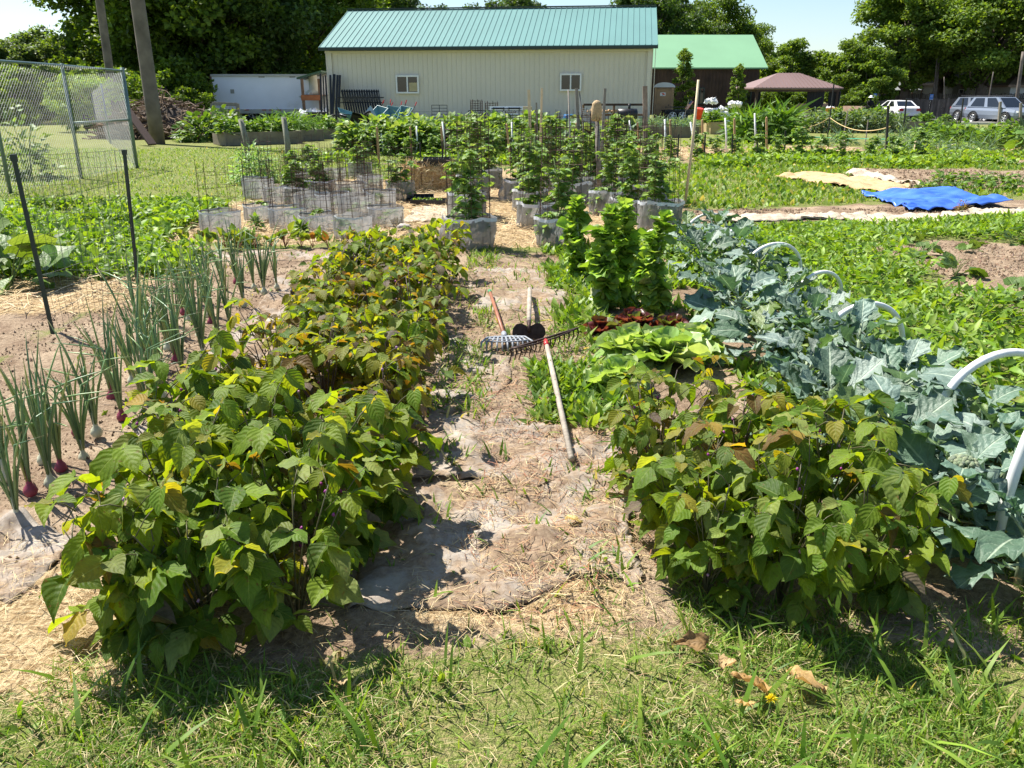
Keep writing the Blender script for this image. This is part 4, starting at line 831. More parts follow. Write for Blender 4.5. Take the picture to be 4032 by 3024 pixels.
x, y = G(1655, 790); tray((x, y, .01), .1, 'black tray leaning at the foot of the bale, left one', False, .8, .25); x, y = G(1690, 800); tray((x, y - .05, .01), -.05, 'black tray of small seedlings before the bale')
x, y = G(1215, 1160); tray((x, y, .01), 1.4, 'black seedling tray beside the far end of the left beans', True, .6)
# stones at cage feet, dry leaves in the grass
def stone(u, v, s, lab):
    x, y = G(u, v); r = np.random.RandomState(u); mb = MB(); prof = [(.3, -.1), (.9, .0), (1, .25), (.8, .5), (.4, .65), (.05, .7)]; mb.lathe([(a * s, b * s) for a, b in prof], 12); o = mb.build('stone', pm('stone', (.45, .40, .34), .85, .25, 9, bump=.6), smooth=True); V = o.data.vertices
    for q in V: q.co.x *= 1.25; q.co += Vector(r.normal(0, s * .06, 3))
    o.location = (x, y, 0); o.rotation_euler = (0, 0, r.rand() * 6); tag(o, lab, 'stone')
stone(1590, 900, .09, 'pale stone beside the rightmost film collar'); stone(1745, 890, .07, 'round stone before the loose flap of the front fabric collar')
M_dry = leafmat('dry_leaf', .3, .7, tc=(1.3, 1.1, .8), veincol=(.5, .35, .2))
def dryleaf(u, v, s, lab, c=(.50, .30, .11), z=.045, rz=0):
    x, y = G(u, v, z); mb = MB(); r = np.random.RandomState(int(u)); tv, tf, tu = leaf_tpl(BP, .42, 9, .1, .2, .10, 2.5, .3, int(u) % 50); s *= .78; tv = tv * s; tv[:, 2] += (r.rand(len(tv)) - .5) * .22 * s + .25 * np.abs(tv[:, 0]); tv[:, 0] *= .85; tv[:, 1] += (r.rand(len(tv)) - .5) * .08 * s; mb.add(tv, tf, c, tu); o = mb.build('dry_leaf', M_dry, smooth=True); o.location = (x, y, z); o.rotation_euler = (rnd(-.5, .5), rnd(-.4, .4), rz); tag(o, lab, 'dead leaf')
dryleaf(3010, 2720, .12, 'crinkled orange-brown dead leaf in the grass, left of the rightmost one', rz=1.2); dryleaf(3110, 2650, .13, 'crinkled tan dead leaf in the grass, rightmost of the dead leaves', (.58, .38, .16), rz=-2); dryleaf(2870, 2600, .10, 'curled tan dead leaf hanging below the right beans', (.6, .42, .22), rz=2.6); dryleaf(2780, 2540, .12, 'brown dead leaf at the front edge of the right beans', (.28, .17, .07), rz=1.5)
dryleaf(1350, 2690, .08, 'small pale dead leaf in the grass left of the picture middle', (.6, .45, .25), rz=.4); dryleaf(2230, 2040, .09, 'pale yellow fallen leaf on the burlap at the path front', (.72, .62, .30), .03, rz=-1.3); dryleaf(2960, 2780, .06, 'small torn dead leaf next to the yellow dandelion', (.6, .4, .15), rz=.9)
x, y = G(3030, 2755, .06); d_ = thing('dandelion', 'yellow dandelion flower in the grass at the lower right', 'flower', (x, y, 0)); mb = MB(); mb.tube([(0, 0, 0), (.004, 0, .06)], .002, 5, (.2, .3, .08)); mb.build('stem', M_stem, d_); mb = MB()
scatter(mb, T_weed, np.tile([[.004, 0, .062]], (60, 1)), sph(60, .8), sph(60, 1), rnd(.012, .02, 60), np.tile([[.75, .62, .02]], (60, 1))); mb.build('petals', M_weed, d_)
# broadleaf weed plants, squash at left, young cucurbits at right
SQ = leaf_tpl([(0, .5), (.1, .85), (.3, 1), (.5, .85), (.62, .95), (.8, .6), (1, .1)], .5, 7, .15, .15, .05, 2.2, .25, 70); T_sq = [SQ, leaf_tpl([(0, .5), (.1, .85), (.3, 1), (.5, .85), (.62, .95), (.8, .6), (1, .1)], .5, 7, -.1, .35, .05, 2, .25, 71)]
M_sq = leafmat('squash_leaf', .35, .45, tc=(1.6, 1.4, .4), veincol=(.3, .4, .15), midw=.04)
def squash(seed, n=16, Ht=.45, sp_=.45, s=(.2, .34)): return herb(seed, Ht, T_sq, [(.09, .18, .03), (.13, .24, .035), (.2, .3, .08)], n, sp_, s, 'squash_plant', 'squash plant', M_sq, .4)
for k, (u, v, s_, lab) in enumerate([(40, 1120, 1, 'big-leaved squash plant at the left picture edge behind the fence'), (-60, 1010, 1.1, 'big-leaved squash plant mostly cut by the left picture edge, farther back'), (150, 1060, .7, 'smaller squash plant just right of the big one behind the fence')]):
    x, y = G(u, v); spawn(('squash', 0), squash(640, 22), (x, y, 0), k * 2, s_, lab, 'squash plant')
for k, (u, v, s_, lab) in enumerate([(3640, 1010, .42, 'young squash plant at the left corner of the bare soil plot'), (3760, 1085, .5, 'young squash plant with wilted leaves in the middle of the bare soil'), (3610, 960, .35, 'small squash plant at the top edge of the bare soil plot'), (4010, 1180, .5, 'young squash plant at the right picture edge on bare soil'), (3980, 960, .35, 'young squash plant at the top right of the bare soil'), (3830, 990, .35, 'tiny squash plant at the upper middle of the bare soil')]):
    x, y = G(u, v); spawn(('squash', 1), squash(641, 12, .4, .35), (x, y, 0), k * 2.1, s_, lab, 'squash plant', 'young squash on the bare soil')
bp = [(3650, 745), (3700, 735), (3760, 750), (3820, 745), (3870, 740), (3930, 752), (3990, 748), (3800, 715), (3870, 712), (3950, 722), (4010, 725), (3720, 712)]
for k, (u, v) in enumerate(sorted(bp)): x, y = G(u, v); spawn(('yb', k % 3), herb(650 + k % 3, .22, T_wide, n=45, sp_=.22, s=(.08, .13), name='bean_seedling', cat='bean plant'), (x, y, 0), k, rnd(.8, 1.1), f'young bean plant behind the blue tarp, {ORD[k]} from the left', 'bean plant', 'young beans behind the tarp')
for k, (u, v, s_, lab) in enumerate([(120, 700, 1.3, 'tall leafy weed bush growing at the foot of the chain link fence'), (1010, 720, 1.0, 'feathery pale green dill-like bush behind the left cages'), (3785, 840, .5, 'brown dried weed in front of the blue tarp')]):
    x, y = G(u, v); cs = [[(.10, .18, .03), (.16, .26, .05)], [(.22, .38, .13), (.28, .44, .18)], [(.30, .18, .08), (.2, .15, .05)]][k]; spawn(('bush', k), herb(660 + k, [1.1, .75, .4][k], T_weed if k else T_wide, cs * 2, [260, 900, 120][k], [.45, .5, .2][k], (.07, .14), 'bush', 'bush'), (x, y, 0), 0, s_ if k != 1 else 1, lab, 'bush')
# ------------------------------------------------------------------ main shed
M_siding = pm('beige_siding', (.66, .61, .52), .7, .04, .4, spec=.4); M_roof = pm('teal_metal_roof', (.115, .245, .235), .6, .06, .3, spec=.25); M_trim = pm('dark_trim', (.03, .045, .04), .5, .1)
M_glass = pm('dark_glass', (.012, .014, .016), .06, .3, .5, spec=.8, tint=False)
eL = np.array(H(1254, 188, 54.0)); eR = np.array(H(2592, 174, 51.4)); sang = atan2(eR[1] - eL[1], eR[0] - eL[0]); SL = np.hypot(*(eR - eL)[:2]); eh = (eL[2] + eR[2]) / 2
shed = thing('metal_shed', 'long beige metal-sided shed with a teal ribbed roof', 'building', (eL[0], eL[1], 0), sang); WD = 12.0; ov = .3
rz_ = H(1900, 30, 58.5)[2]
mb = MB(); mb.box((SL / 2, WD / 2 + ov, eh / 2 - .05), (SL - .5, WD - ov, eh)); 
poly = [(ov, eh - .1), (WD, eh - .1), ((WD + ov) / 2, rz_ - .15)]
for xx in (.25, SL - .35): mb.add([(xx, a, b) for a, b in poly] + [(xx + .1, a, b) for a, b in poly], [(0, 1, 2), (5, 4, 3), (0, 3, 4, 1), (1, 4, 5, 2), (2, 5, 3, 0)])
for i in range(int(SL / .3)): mb.box((.4 + i * .3, ov * 1.5 - .012 + 0.0, eh / 2), (.035, .024, eh - .1))
mb.build('siding', M_siding, shed)
mb = MB(); ry = WD / 2 + ov
for s_ in (0, 1):
    y0, y1 = (0, ry) if s_ == 0 else (2 * ry, ry); A = np.array([[0, y0, eh], [SL, y0, eh], [SL - .05, y1, rz_], [.05, y1, rz_]]); B = A - (0, 0, .09)
    mb.add(np.concatenate([A, B]), [(0, 1, 2, 3), (7, 6, 5, 4), (0, 4, 5, 1), (1, 5, 6, 2), (2, 6, 7, 3), (3, 7, 4, 0)])
    for i in range(int(SL / .36) + 1):
        x_ = .06 + i * .36; mb.bar((x_, y0 + .01, eh + .022), (x_, y1, rz_ + .022), .03, .03)
mb.build('roof', M_roof, shed)
mb = MB(); mb.box((SL / 2, -.03, eh - .12), (SL, .10, .16)); mb.box((SL / 2, ry, rz_ + .06), (SL, .4, .05)); mb.build('gutter', M_trim, shed)
for xx in (.55, SL - .45): mb = MB(); mb.box((xx, ov + .08, eh / 2 - .1), (.22, .12, eh - .2)); mb.build('downspout', M_siding, shed)
mb = MB(); mb.box((SL / 2, ov - .03 + .1, eh - .27), (SL - .5, .06, .12)); mb.build('eave_trim', M_siding, shed)
def window(parent, x0, x1, z0, z1, y, frame=M_white):
    w = MB(); t_ = .09
    for c, d in ((((x0 + x1) / 2, y, z1 - t_ / 2), (x1 - x0, .12, t_)), (((x0 + x1) / 2, y, z0 + t_ / 2), (x1 - x0, .12, t_)), ((x0 + t_ / 2, y, (z0 + z1) / 2), (t_, .12, z1 - z0 - 2 * t_)), ((x1 - t_ / 2, y, (z0 + z1) / 2), (t_, .12, z1 - z0 - 2 * t_)), (((x0 + x1) / 2, y - .004, (z0 + z1) / 2), (.08, .11, z1 - z0 - 2 * t_))): w.box(c, d)
    o = w.build('window', frame, parent); g = MB(); g.box(((x0 + x1) / 2, y + .03, (z0 + z1) / 2), (x1 - x0 - .1, .03, z1 - z0 - .1)); g.build('pane', M_glass, o); return o
def sx_(u): # local x on shed front from photo column
    for k in range(400):
        x = SL * k / 399; wx = eL[0] + cos(sang) * x; wy = eL[1] + sin(sang) * x; zc = wy * cos(PITCH) + (CAMH - 2) * sin(PITCH)
        if 2016 + FPX * wx / zc >= u: return x, wy
    return SL, eR[1]
for u0, u1, v0, v1 in ((1552, 1642, 296, 368), (2202, 2287, 289, 358)):
    a, ya = sx_(u0); b, yb = sx_(u1); window(shed, a, b, H(u0, v1, ya)[2], H(u0, v0, ya)[2], ov + .03)
o = MB(); a, ya = sx_(1600); b, _ = sx_(1640); z0 = H(1600, 366, ya)[2]; o.box(((a + b) / 2, ov + .07 - .03, z0 + .35), (b - a - .1, .012, .5)); o.build('window_blind', pm('cream_paper', (.45, .38, .22), .8, .15), shed)
# low skirt wall on the right with pallet deck in front
def onfront(u, v, off=0.0):
    a, ya = sx_(u); x = eL[0] + cos(sang) * a + sin(sang) * off; y = eL[1] + sin(sang) * a - cos(sang) * off; return np.array([x, y, H(u, v, y)[2]])
M_steelb = pm('black_iron', (.012, .013, .016), .45, .3, 4, tint=False)
for k, (u0, v0, u1, v1, w_) in enumerate([(1268, 290, 1275, 470, .10), (1276, 300, 1285, 470, .07), (1287, 297, 1300, 465, .09), (1305, 296, 1311, 465, .11), (1322, 293, 1316, 468, .15), (1335, 296, 1330, 468, .12), (1344, 296, 1340, 468, .11)]):
    mb = MB(); a = onfront(u0, v0, .12); b = onfront(u1, v1, .8); b[2] = max(b[2], 0.02); mb.bar(a, b, w_, w_); tag(mb.build('iron_post', M_steelb), f'black iron post leaning on the shed corner, {ORD[k]} from the left', 'post', 'black posts leaning on the shed')
pan = thing('iron_fence_panel', 'stack of black spiked iron fence panels leaning on the shed', 'fence panel'); q0 = onfront(1348, 362, .3); q1 = onfront(1500, 362, .3); dn = nrm(q1 - q0)
for lv in range(2):
    mb = MB(); n_ = 16 if lv == 0 else 15
    for i in range(n_):
        p = q0 + (q1 - q0) * (i + .5 * lv) / 15.5; p = p + (0, -.12 * lv, 0); f = p.copy(); f[2] = .02; f = f + np.array([.35 + .1 * lv, -.85, 0]); mb.bar(p + (0, 0, 0), f, .045, .045); mb.tube([p - (0, 0, .01), p + (0, 0, .08), p + (0, 0, .16)], [.05, .035, .004], 4)
    for dz in (.32, .62): mb.bar(q0 + (-.25, -.14 - .12 * lv, -dz), q1 + (.25, -.14 - .12 * lv, -dz), .06, .06)
    mb.build('panel', M_steelb, pan)
# lean-to beside the shed
lt = thing('lean_to', 'small open lean-to with a dark green roof at the shed corner', 'shelter'); A = np.array(H(1172, 312, 56)); B = np.array(H(1262, 284, 56)); mb = MB(); mb.add([A + (0, -.3, 0), B + (0.1, -.3, 0), B + (.1, 3, 0), A + (0, 3, 0), A + (0, -.3, .1), B + (.1, -.3, .1), B + (.1, 3, .1), A + (0, 3, .1)], [(3, 2, 1, 0), (4, 5, 6, 7), (0, 1, 5, 4), (1, 2, 6, 5), (2, 3, 7, 6), (3, 0, 4, 7)]); mb.build('roof', pm('green_fascia', (.035, .09, .05), .5, .1), lt)
M_wd = pm('brown_timber', (.20, .12, .075), .7, .25, 6); M_or = pm('orange_stain', (.38, .13, .05), .6, .15, 4)
for u, y_ in ((1188, 55.8), (1222, 58.5), (1255, 56.5)): x_, _, z_ = H(u, 310, y_); mb = MB(); mb.bar((x_, y_, 0), (x_, y_, z_), .16, .16); mb.build('post', M_wd, lt)
a = H(1186, 385, 55.7); b = H(1262, 385, 55.7); mb = MB(); mb.bar(a, b, .1, .32); mb.build('shelf_beam', M_or, lt); mb = MB(); mb.box(((a[0] + b[0]) / 2, 57, a[2] + .16), (b[0] - a[0], 2.4, .06)); mb.build('shelf', M_wd, lt)
tk = MB(); tk.lathe([(.5, 0), (.5, .2), (.3, .3), (.28, 1.2), (.3, 1.25)], 16, (H(1235, 350, 57)[0], 57, a[2] + .2)); tag(tk.build('white_tank', pm('cream_plastic', (.62, .60, .52), .5, .1), smooth=True), 'cream plastic tank standing on the lean-to shelf', 'tank')
def lump(name, u, v, Y, s, lab, mat, cat, n=5, flat=.6, sd=0):
    x, _, z = H(u, v, Y); r = np.random.RandomState(sd + int(u)); mb = MB()
    for i in range(n):
        c = np.array([r.uniform(-s, s) * .8, r.uniform(-.3, .3) * s, r.uniform(-.2, .3) * s * flat]); k = s * r.uniform(.35, .6); mb.lathe([(k * .5, -k * .4), (k, 0), (k * .8, k * .35), (k * .3, k * .6)], 9, c)
    o = mb.build(name, mat); V = o.data.vertices
    for q in V: q.co += Vector(r.normal(0, s * .12, 3))
    o.location = (x, Y, max(z, .1)); tag(o, lab, cat)
M_wb = pm('white_bag', (.78, .78, .78), .5, .1, 3, bump=.4)
lump('plastic_sheet', 1212, 378, 56.8, .55, 'crumpled white plastic on the lean-to shelf beside the tank', M_wb, 'plastic sheet'); lump('rubble_bag', 1240, 455, 55, .8, 'pile of white sacks at the foot of the lean-to', M_wb, 'sack'); lump('rubble_bag', 1190, 468, 50, .8, 'crumpled white plastic heap behind the raised bed', M_wb, 'plastic sheet')
bx_ = MB(); p = H(1225, 470, 50); bx_.box((p[0], 50, .35), (1.6, .8, .55)); bx_.box((p[0], 50, .65), (1.7, .9, .06)); tag(bx_.build('storage_bin', M_black), 'low black storage bin behind the raised bed plants', 'bin')
# trailer
tr = thing('box_trailer', 'long white box trailer parked before the dark trees', 'trailer'); z0 = H(900, 440, 58)[2]; z1 = H(900, 294, 58)[2]; x0 = H(832, 300, 58)[0]; x1 = x0 + 9.2
mb = MB(); mb.box(((x0 + x1) / 2, 59.2, (z0 + z1) / 2 + .08), (x1 - x0, 2.4, z1 - z0 - .16)); mb.build('box', pm('trailer_white', (.84, .85, .90), .45, .05, .7), tr)
mb = MB(); mb.box(((x0 + x1) / 2, 57.96, z1 - .04), (x1 - x0 + .06, .12, .14)); mb.box(((x0 + x1) / 2, 57.96, z0 + .02), (x1 - x0 + .06, .12, .26)); mb.build('rail', pm('aluminium', (.42, .41, .38), .4, .1, metal=.3), tr)
mb = MB(); mb.box((x0 - .04, 59.2, (z0 + z1) / 2), (.1, 2.5, z1 - z0 - .1)); mb.build('end_frame', M_wd, tr)
for u in (1028, 1150): p = H(u, 300, 57.9); mb = MB(); mb.box((p[0], 57.985, p[2]), (.4, .02, .16)); mb.build('patch', pm('grey_patch', (.33, .32, .28), .6, .2), tr)
p = H(913, 360, 57.9); mb = MB(); mb.box((p[0], 57.985, p[2]), (.25, .02, .26)); mb.build('sticker', MC['grey_patch'], tr)
for u in (972, 1040, 1068, 1100, 1165, 1225): p = H(u, 433, 57.9); mb = MB(); mb.box((p[0], 57.885, p[2]), (.3, .02, .06)); mb.build('red_reflector', pm('reflector', (.4, .06, .05), .4, .2), tr)
for u in (1136, 1163):
    p = H(u, 410, 57.9); mb = MB()
    for k in range(6): a_ = k * pi / 3; mb.bar((p[0] + .05 * cos(a_), 57.985, p[2] + .05 * sin(a_)), (p[0] + .22 * cos(a_), 57.985, p[2] + .22 * sin(a_)), .05, .02)
    mb.build('flower_mark', pm('faint_mark', (.8, .8, .8), .4, .05), tr)
M_tyre = pm('tyre', (.02, .02, .02), .8, .2, 6, tint=False); M_rim = pm('rim', (.55, .56, .58), .35, .1, 6, metal=.4)
def wheel(parent, c, r, w, rim=True, mat=None):
    mb = MB(); P = [(r * .62, -w / 2), (r * .93, -w / 2), (r, -w * .3), (r, w * .3), (r * .93, w / 2), (r * .62, w / 2)]; n = 22; V = [(a * cos(t_), b, a * sin(t_)) for a, b in P for t_ in np.arange(n) * 2 * pi / n]; k = len(P)
    mb.add(V, [(i * n + j, i * n + (j + 1) % n, ((i + 1) % k) * n + (j + 1) % n, ((i + 1) % k) * n + j) for i in range(k) for j in range(n)]); o = mb.build('wheel', M_tyre, parent, True); o.location = c
    mb = MB(); n_ = 22; mb.add([(0, w * .1, 0)] + [(r * .62 * cos(t_), w * .1, r * .62 * sin(t_)) for t_ in np.arange(n_) * 2 * pi / n_], [(0, i + 1, (i + 1) % n_ + 1) for i in range(n_)], (.12, .12, .12)); 
    for sg in (-1, 1):
        for i in range(5): a_ = i * 2 * pi / 5; mb.bar((0, sg * w * .38, 0), (r * .6 * cos(a_), sg * w * .42, r * .6 * sin(a_)), r * .18, r * .1)
        mb.tube([(r * .6 * cos(t_), sg * w * .44, r * .6 * sin(t_)) for t_ in np.linspace(0, 2 * pi, 19)], r * .05, 4, cap=False)
    mb.build('rim', mat or M_rim, o); return o
for u in (990, 1105): p = H(u, 462, 58); wheel(tr, (p[0], 58.3, .45), .46, .3)
mb = MB(); mb.bar((x0 + .5, 58.5, z0 - .12), (x1 - .5, 58.5, z0 - .12), .1, .16); mb.bar((x0 + .5, 59.8, z0 - .12), (x1 - .5, 59.8, z0 - .12), .1, .16); mb.build('chassis', M_rust, tr)
# ------------------------------------------------------------------ dark barn
M_dk = pm('dark_barn_boards', (.055, .032, .025), .8, .4, 1.2); M_rf2 = pm('green_barn_roof', (.17, .33, .19), .6, .05, .3, spec=.25)
bn = thing('dark_barn', 'dark brown board barn with a light green metal roof', 'building'); a = np.array(H(2560, 268, 74)); b = np.array(H(3025, 263, 74)); c = np.array(H(2965, 136, 81)); d = np.array(H(2585, 138, 81)); d[0] = a[0] - .0
mb = MB(); mb.box(((a[0] + b[0]) / 2 - .2, 81, a[2] / 2), (b[0] - a[0] - .8, 13.4, a[2]))
for i in range(int((b[0] - a[0] - .8) / .3)): mb.box((a[0] + .35 + i * .3, 74.27, a[2] / 2), (.05, .04, a[2] - .1))
mb.add([(b[0] - .6, 74.4, a[2] - .05), (b[0] - .6, 87.6, a[2] - .05), (c[0] , 81, c[2] - .25)], [(0, 1, 2)]); mb.build('wall', M_dk, bn)
a[2] = b[2] = (a[2] + b[2]) / 2; c[2] = d[2] = (c[2] + d[2]) / 2; b2_ = b.copy(); b2_[1] = 88; a2_ = a.copy(); a2_[1] = 88; A_ = np.array([a, b, b2_, a2_, c, d]); B_ = A_ - (0, 0, .12)
mb = MB(); mb.add(np.concatenate([A_, B_]), [(0, 1, 4, 5), (3, 5, 4, 2), (1, 2, 4), (0, 5, 3), (6, 7, 1, 0), (7, 8, 2, 1), (8, 9, 3, 2), (9, 6, 0, 3), (11, 10, 7, 6)]); mb.build('roof', M_rf2, bn)
for u0, u1, v0, v1 in ((2735, 2775, 345, 410), (2915, 2960, 355, 410)): p = H(u0, v1, 74.2); q = H(u1, v0, 74.2); window(bn, p[0], q[0], p[2], q[2], 74.15, M_trim)
# ------------------------------------------------------------------ portable toilet, trailer, bags
tl = thing('portable_toilet', 'brown portable toilet with a pale rounded roof beside the shed', 'portable toilet', (H(2610, 470, 56)[0], 56, 0), -.25); M_pt = pm('tan_plastic', (.36, .23, .125), .5, .1, 3, bump=.1); M_pt2 = pm('tan_plastic_dark', (.28, .18, .10), .5, .1, 3)
mb = MB(); mb.box((0, 0, .08), (1.26, 1.2, .16)); mb.box((0, .03, 1.12), (1.16, 1.08, 1.95)); mb.build('cabin', M_pt2, tl)
mb = MB(); mb.box((0, -.535, 1.08), (.92, .05, 1.8)); mb.bar((-.40, -.575, 1.2), (.38, -.575, .75), .03, .05); mb.bar((-.40, -.575, .7), (.38, -.575, 1.15), .03, .05); mb.tube([(.42 * cos(q), -.57, 1.9 + .12 * sin(q)) for q in np.linspace(0, pi, 9)], .03, 5)
for xx in (-.52, .52): mb.box((xx, -.52, 1.08), (.1, .12, 1.9))
mb.build('door', M_pt, tl)
mb = MB(); n = 14; V = [(.64 * cos(q), y_, 2.08 + .30 * sin(q)) for y_ in (-.62, .62) for q in np.linspace(0, pi, n)]; mb.add(V, [(i, i + 1, i + 1 + n, i + n) for i in range(n - 1)] + [tuple(range(n))[::-1], tuple(range(n, 2 * n)), (0, n, 2 * n - 1, n - 1)]); mb.build('roof', pm('pale_plastic_roof', (.60, .62, .66), .4, .05), tl, False)
mb = MB(); mb.box((-.05, -.566, 1.66), (.34, .012, .22)); so_ = mb.build('sign', M_white, tl); mb = MB(); mb.add([(-.16, -.577, 1.72), (.0, -.577, 1.62), (.08, -.577, 1.60), (.06, -.577, 1.68), (-.02, -.577, 1.735)], [(0, 1, 2, 3, 4)], (.8, .08, .04)); mb.add([(-.14, -.576, 1.60), (.0, -.576, 1.60), (-.05, -.576, 1.645)], [(0, 1, 2)], (.03, .03, .03)); mb.build('emblem', M_stem, so_)
mb = MB(); mb.box((.36, -.57, 1.0), (.1, .02, .06)); mb.build('latch', M_black, tl)
ut = thing('flatbed_trailer', 'black flatbed trailer with white wheels behind the toilet', 'trailer'); p = H(2700, 430, 54); mb = MB(); mb.box((p[0], 54.6, .62), (2.6, 1.4, .22)); mb.box((p[0], 54.0, .9), (2.6, .06, .06)); mb.build('bed', M_black, ut); wheel(ut, (H(2686, 455, 53.7)[0], 53.75, .38), .38, .2, mat=M_white); wheel(ut, (H(2648, 455, 53.7)[0], 53.75, .38), .38, .2, mat=M_white)
for i in range(5):
    for j in range(4 - (i > 3)):
        x_, _, _z = H(2790 + j * 23 - (i % 2) * 6, 440, 50); mb = MB(); r = np.random.RandomState(i * 7 + j); V = []
        n1, n2 = 10, 7
        for a_ in range(n1):
            for b_ in range(n2):
                t_ = a_ * 2 * pi / n1; q = b_ / (n2 - 1) * 2 - 1; k = (1 - abs(q) ** 5) ** .5 if abs(q) < 1 else .12; V.append((q * .27, .22 * cos(t_) * k, .10 * sin(t_) * k + r.normal(0, .006)))
        mb.add(V, [(a_ * n2 + b_, a_ * n2 + b_ + 1, ((a_ + 1) % n1) * n2 + b_ + 1, ((a_ + 1) % n1) * n2 + b_) for a_ in range(n1) for b_ in range(n2 - 1)]); o = mb.build('sack', M_wb, smooth=True); o.location = (x_ + r.uniform(-.05, .05), 50 + r.uniform(-.1, .1), .12 + i * .17); tag(o, f'white filled sack, {ORD[j]} from the left in the {["bottom", "second", "middle", "fourth", "top"][i]} layer of the pile', 'sack', 'white sacks piled by the barn')
lump('plastic_sheet', 2800, 398, 49.9, .42, 'crumpled white plastic thrown over the left of the sack pile', M_wb, 'plastic sheet'); lump('plastic_sheet', 2853, 430, 49.5, .32, 'crumpled white plastic hanging at the right of the sack pile', M_wb, 'plastic sheet'); lump('plastic_sheet', 2885, 415, 56, .5, 'grey-white bundle behind the sack pile near the gazebo', M_wb, 'plastic sheet')
bk = thing('red_bucket', 'bright red-orange bucket tipped on a pole by the sack pile', 'bucket', tuple(H(2752, 445, 30))); mb = MB(); mb.lathe([(.11, -.2), (.14, .12), (.15, .13), (.15, .16), (.12, .16)], 16); mb.build('body', pm('red_plastic', (.75, .06, .02), .4, .1), bk, True); bk.rotation_euler = (.2, .1, 0); mb = MB(); mb.tube([(.14 * cos(q), 0, .12 + .12 * sin(q)) for q in np.linspace(0, pi, 9)], .008, 4); mb.build('handle', M_rust, bk)
stake('red_brown_pole', (2750, 520), (2748, 458), .03, M_rust, 'short rusty pole carrying the red bucket', 'pole', rnd_=True)
fo = thing('garden_flag', 'small american striped garden flag left of the sack pile', 'flag'); p = np.array(H(2697, 420, 45)); q = np.array(H(2712, 400, 45)); mb = MB(); mb.tube([(p[0] - .1, 45, 0), tuple(q + (0, 0, .1))], .012, 5); mb.build('staff', M_w2, fo)
mb = MB(); u_ = q - p; w_ = np.array([.16, .02, -.05])
for i in range(7): A_ = p - (0, 0, .1); s0 = w_ * i / 7; s1 = w_ * (i + 1) / 7; mb.add([A_ + s0, A_ + s1, A_ + u_ * 1.6 + s1, A_ + u_ * 1.6 + s0], [(0, 1, 2, 3)], (.7, .7, .72) if i % 2 else (.6, .06, .07))
mb.add([p - (0, .01, .1) + u_ * .95, p - (0, .01, .1) + u_ * .95 + w_ * .55, p - (0, .01, .1) + u_ * 1.6 + w_ * .55, p - (0, .01, .1) + u_ * 1.6], [(0, 1, 2, 3)], (.05, .08, .3)); mb.build('cloth', M_stem, fo)
# ------------------------------------------------------------------ gazebo
gz_ = thing('gazebo', 'gazebo with a brown hipped metal roof and dark curtains', 'gazebo'); M_gr = pm('brown_metal_roof', (.22, .15, .14), .6, .06, .5, spec=.2); ez = 2.12
fl_ = np.array(H(2968, 352, 62)); fr_ = np.array(H(3322, 347, 63.5)); bl_ = np.array(H(2886, 352, 66)); br_ = fr_ + bl_ - fl_
for q in (fl_, fr_, bl_, br_): q[2] = ez
cc = (fl_ + br_) / 2; hh_ = H(3100, 288, 65)[2]; dr = nrm(fr_ - fl_); r0 = cc - dr * .9 + (0, 0, hh_ - ez); r1 = cc + dr * .9 + (0, 0, hh_ - ez); A_ = np.array([fl_, fr_, br_, bl_, r0, r1]); B_ = A_ - (0, 0, .10)
mb = MB(); mb.add(np.concatenate([A_, B_]), [(0, 1, 5, 4), (1, 2, 5), (2, 3, 4, 5), (3, 0, 4), (6, 7, 1, 0), (7, 8, 2, 1), (8, 9, 3, 2), (9, 6, 0, 3), (9, 8, 7, 6)])
for i in range(1, 22):
    u = i / 22; p = fl_ * (1 - u) + fr_ * u; k = min(1, u * 2 * 1.45, (1 - u) * 2 * 1.45); rr0 = r0 * max(0, 1 - k) + 0; tp = (r0 * (1 - np.clip((u - .34) / .32, 0, 1)) + r1 * np.clip((u - .34) / .32, 0, 1)); tp = p + (tp - p) * 1.0 if .34 <= u <= .66 else (fl_ + (r0 - fl_) * (u / .34) if u < .34 else fr_ + (r1 - fr_) * ((1 - u) / .34)); mb.bar(p + (0, 0, .02), tp + (0, 0, .02), .03, .03)
mb.build('roof', M_gr, gz_)
mb = MB(); 
for p, q in ((fl_, fr_), (fr_, br_), (br_, bl_), (bl_, fl_)): i_ = lambda v: cc + (v - cc) * .93; P_ = i_(p); Q_ = i_(q); P_[2] = Q_[2] = ez - .2; mb.bar(P_, Q_, .1, .14)
mb.build('beam', M_dk, gz_)
for q in (fl_, fr_, br_, bl_): v = cc + (q - cc) * .9; mb = MB(); mb.bar((v[0], v[1], 0), (v[0], v[1], ez - .15), .16, .16); mb.build('post', M_dk, gz_)
def curtain(q, w_, tie): 
    v = cc + (q - cc) * .86; mb = MB(); V = []
    for j in range(13):
        z = ez - .25 - (ez - .3) * j / 12; k = w_ * (1 - .55 * math.exp(-((j / 12 - tie) / .18) ** 2))
        for i in range(20): t_ = i / 19; V.append((v[0] + (t_ - .5) * k, v[1] + .06 * sin(t_ * 40), z))
    mb.add(V, [(j * 20 + i, j * 20 + i + 1, j * 20 + 21 + i, j * 20 + 20 + i) for j in range(12) for i in range(19)]); mb.build('curtain', pm('dark_curtain', (.02, .02, .025), .8, .2, tint=False), gz_, True)
curtain(fr_, .9, .75); curtain(fl_ * .25 + fr_ * .75, 1.3, .8); curtain(bl_, .8, .7); curtain(fl_, .4, .7)
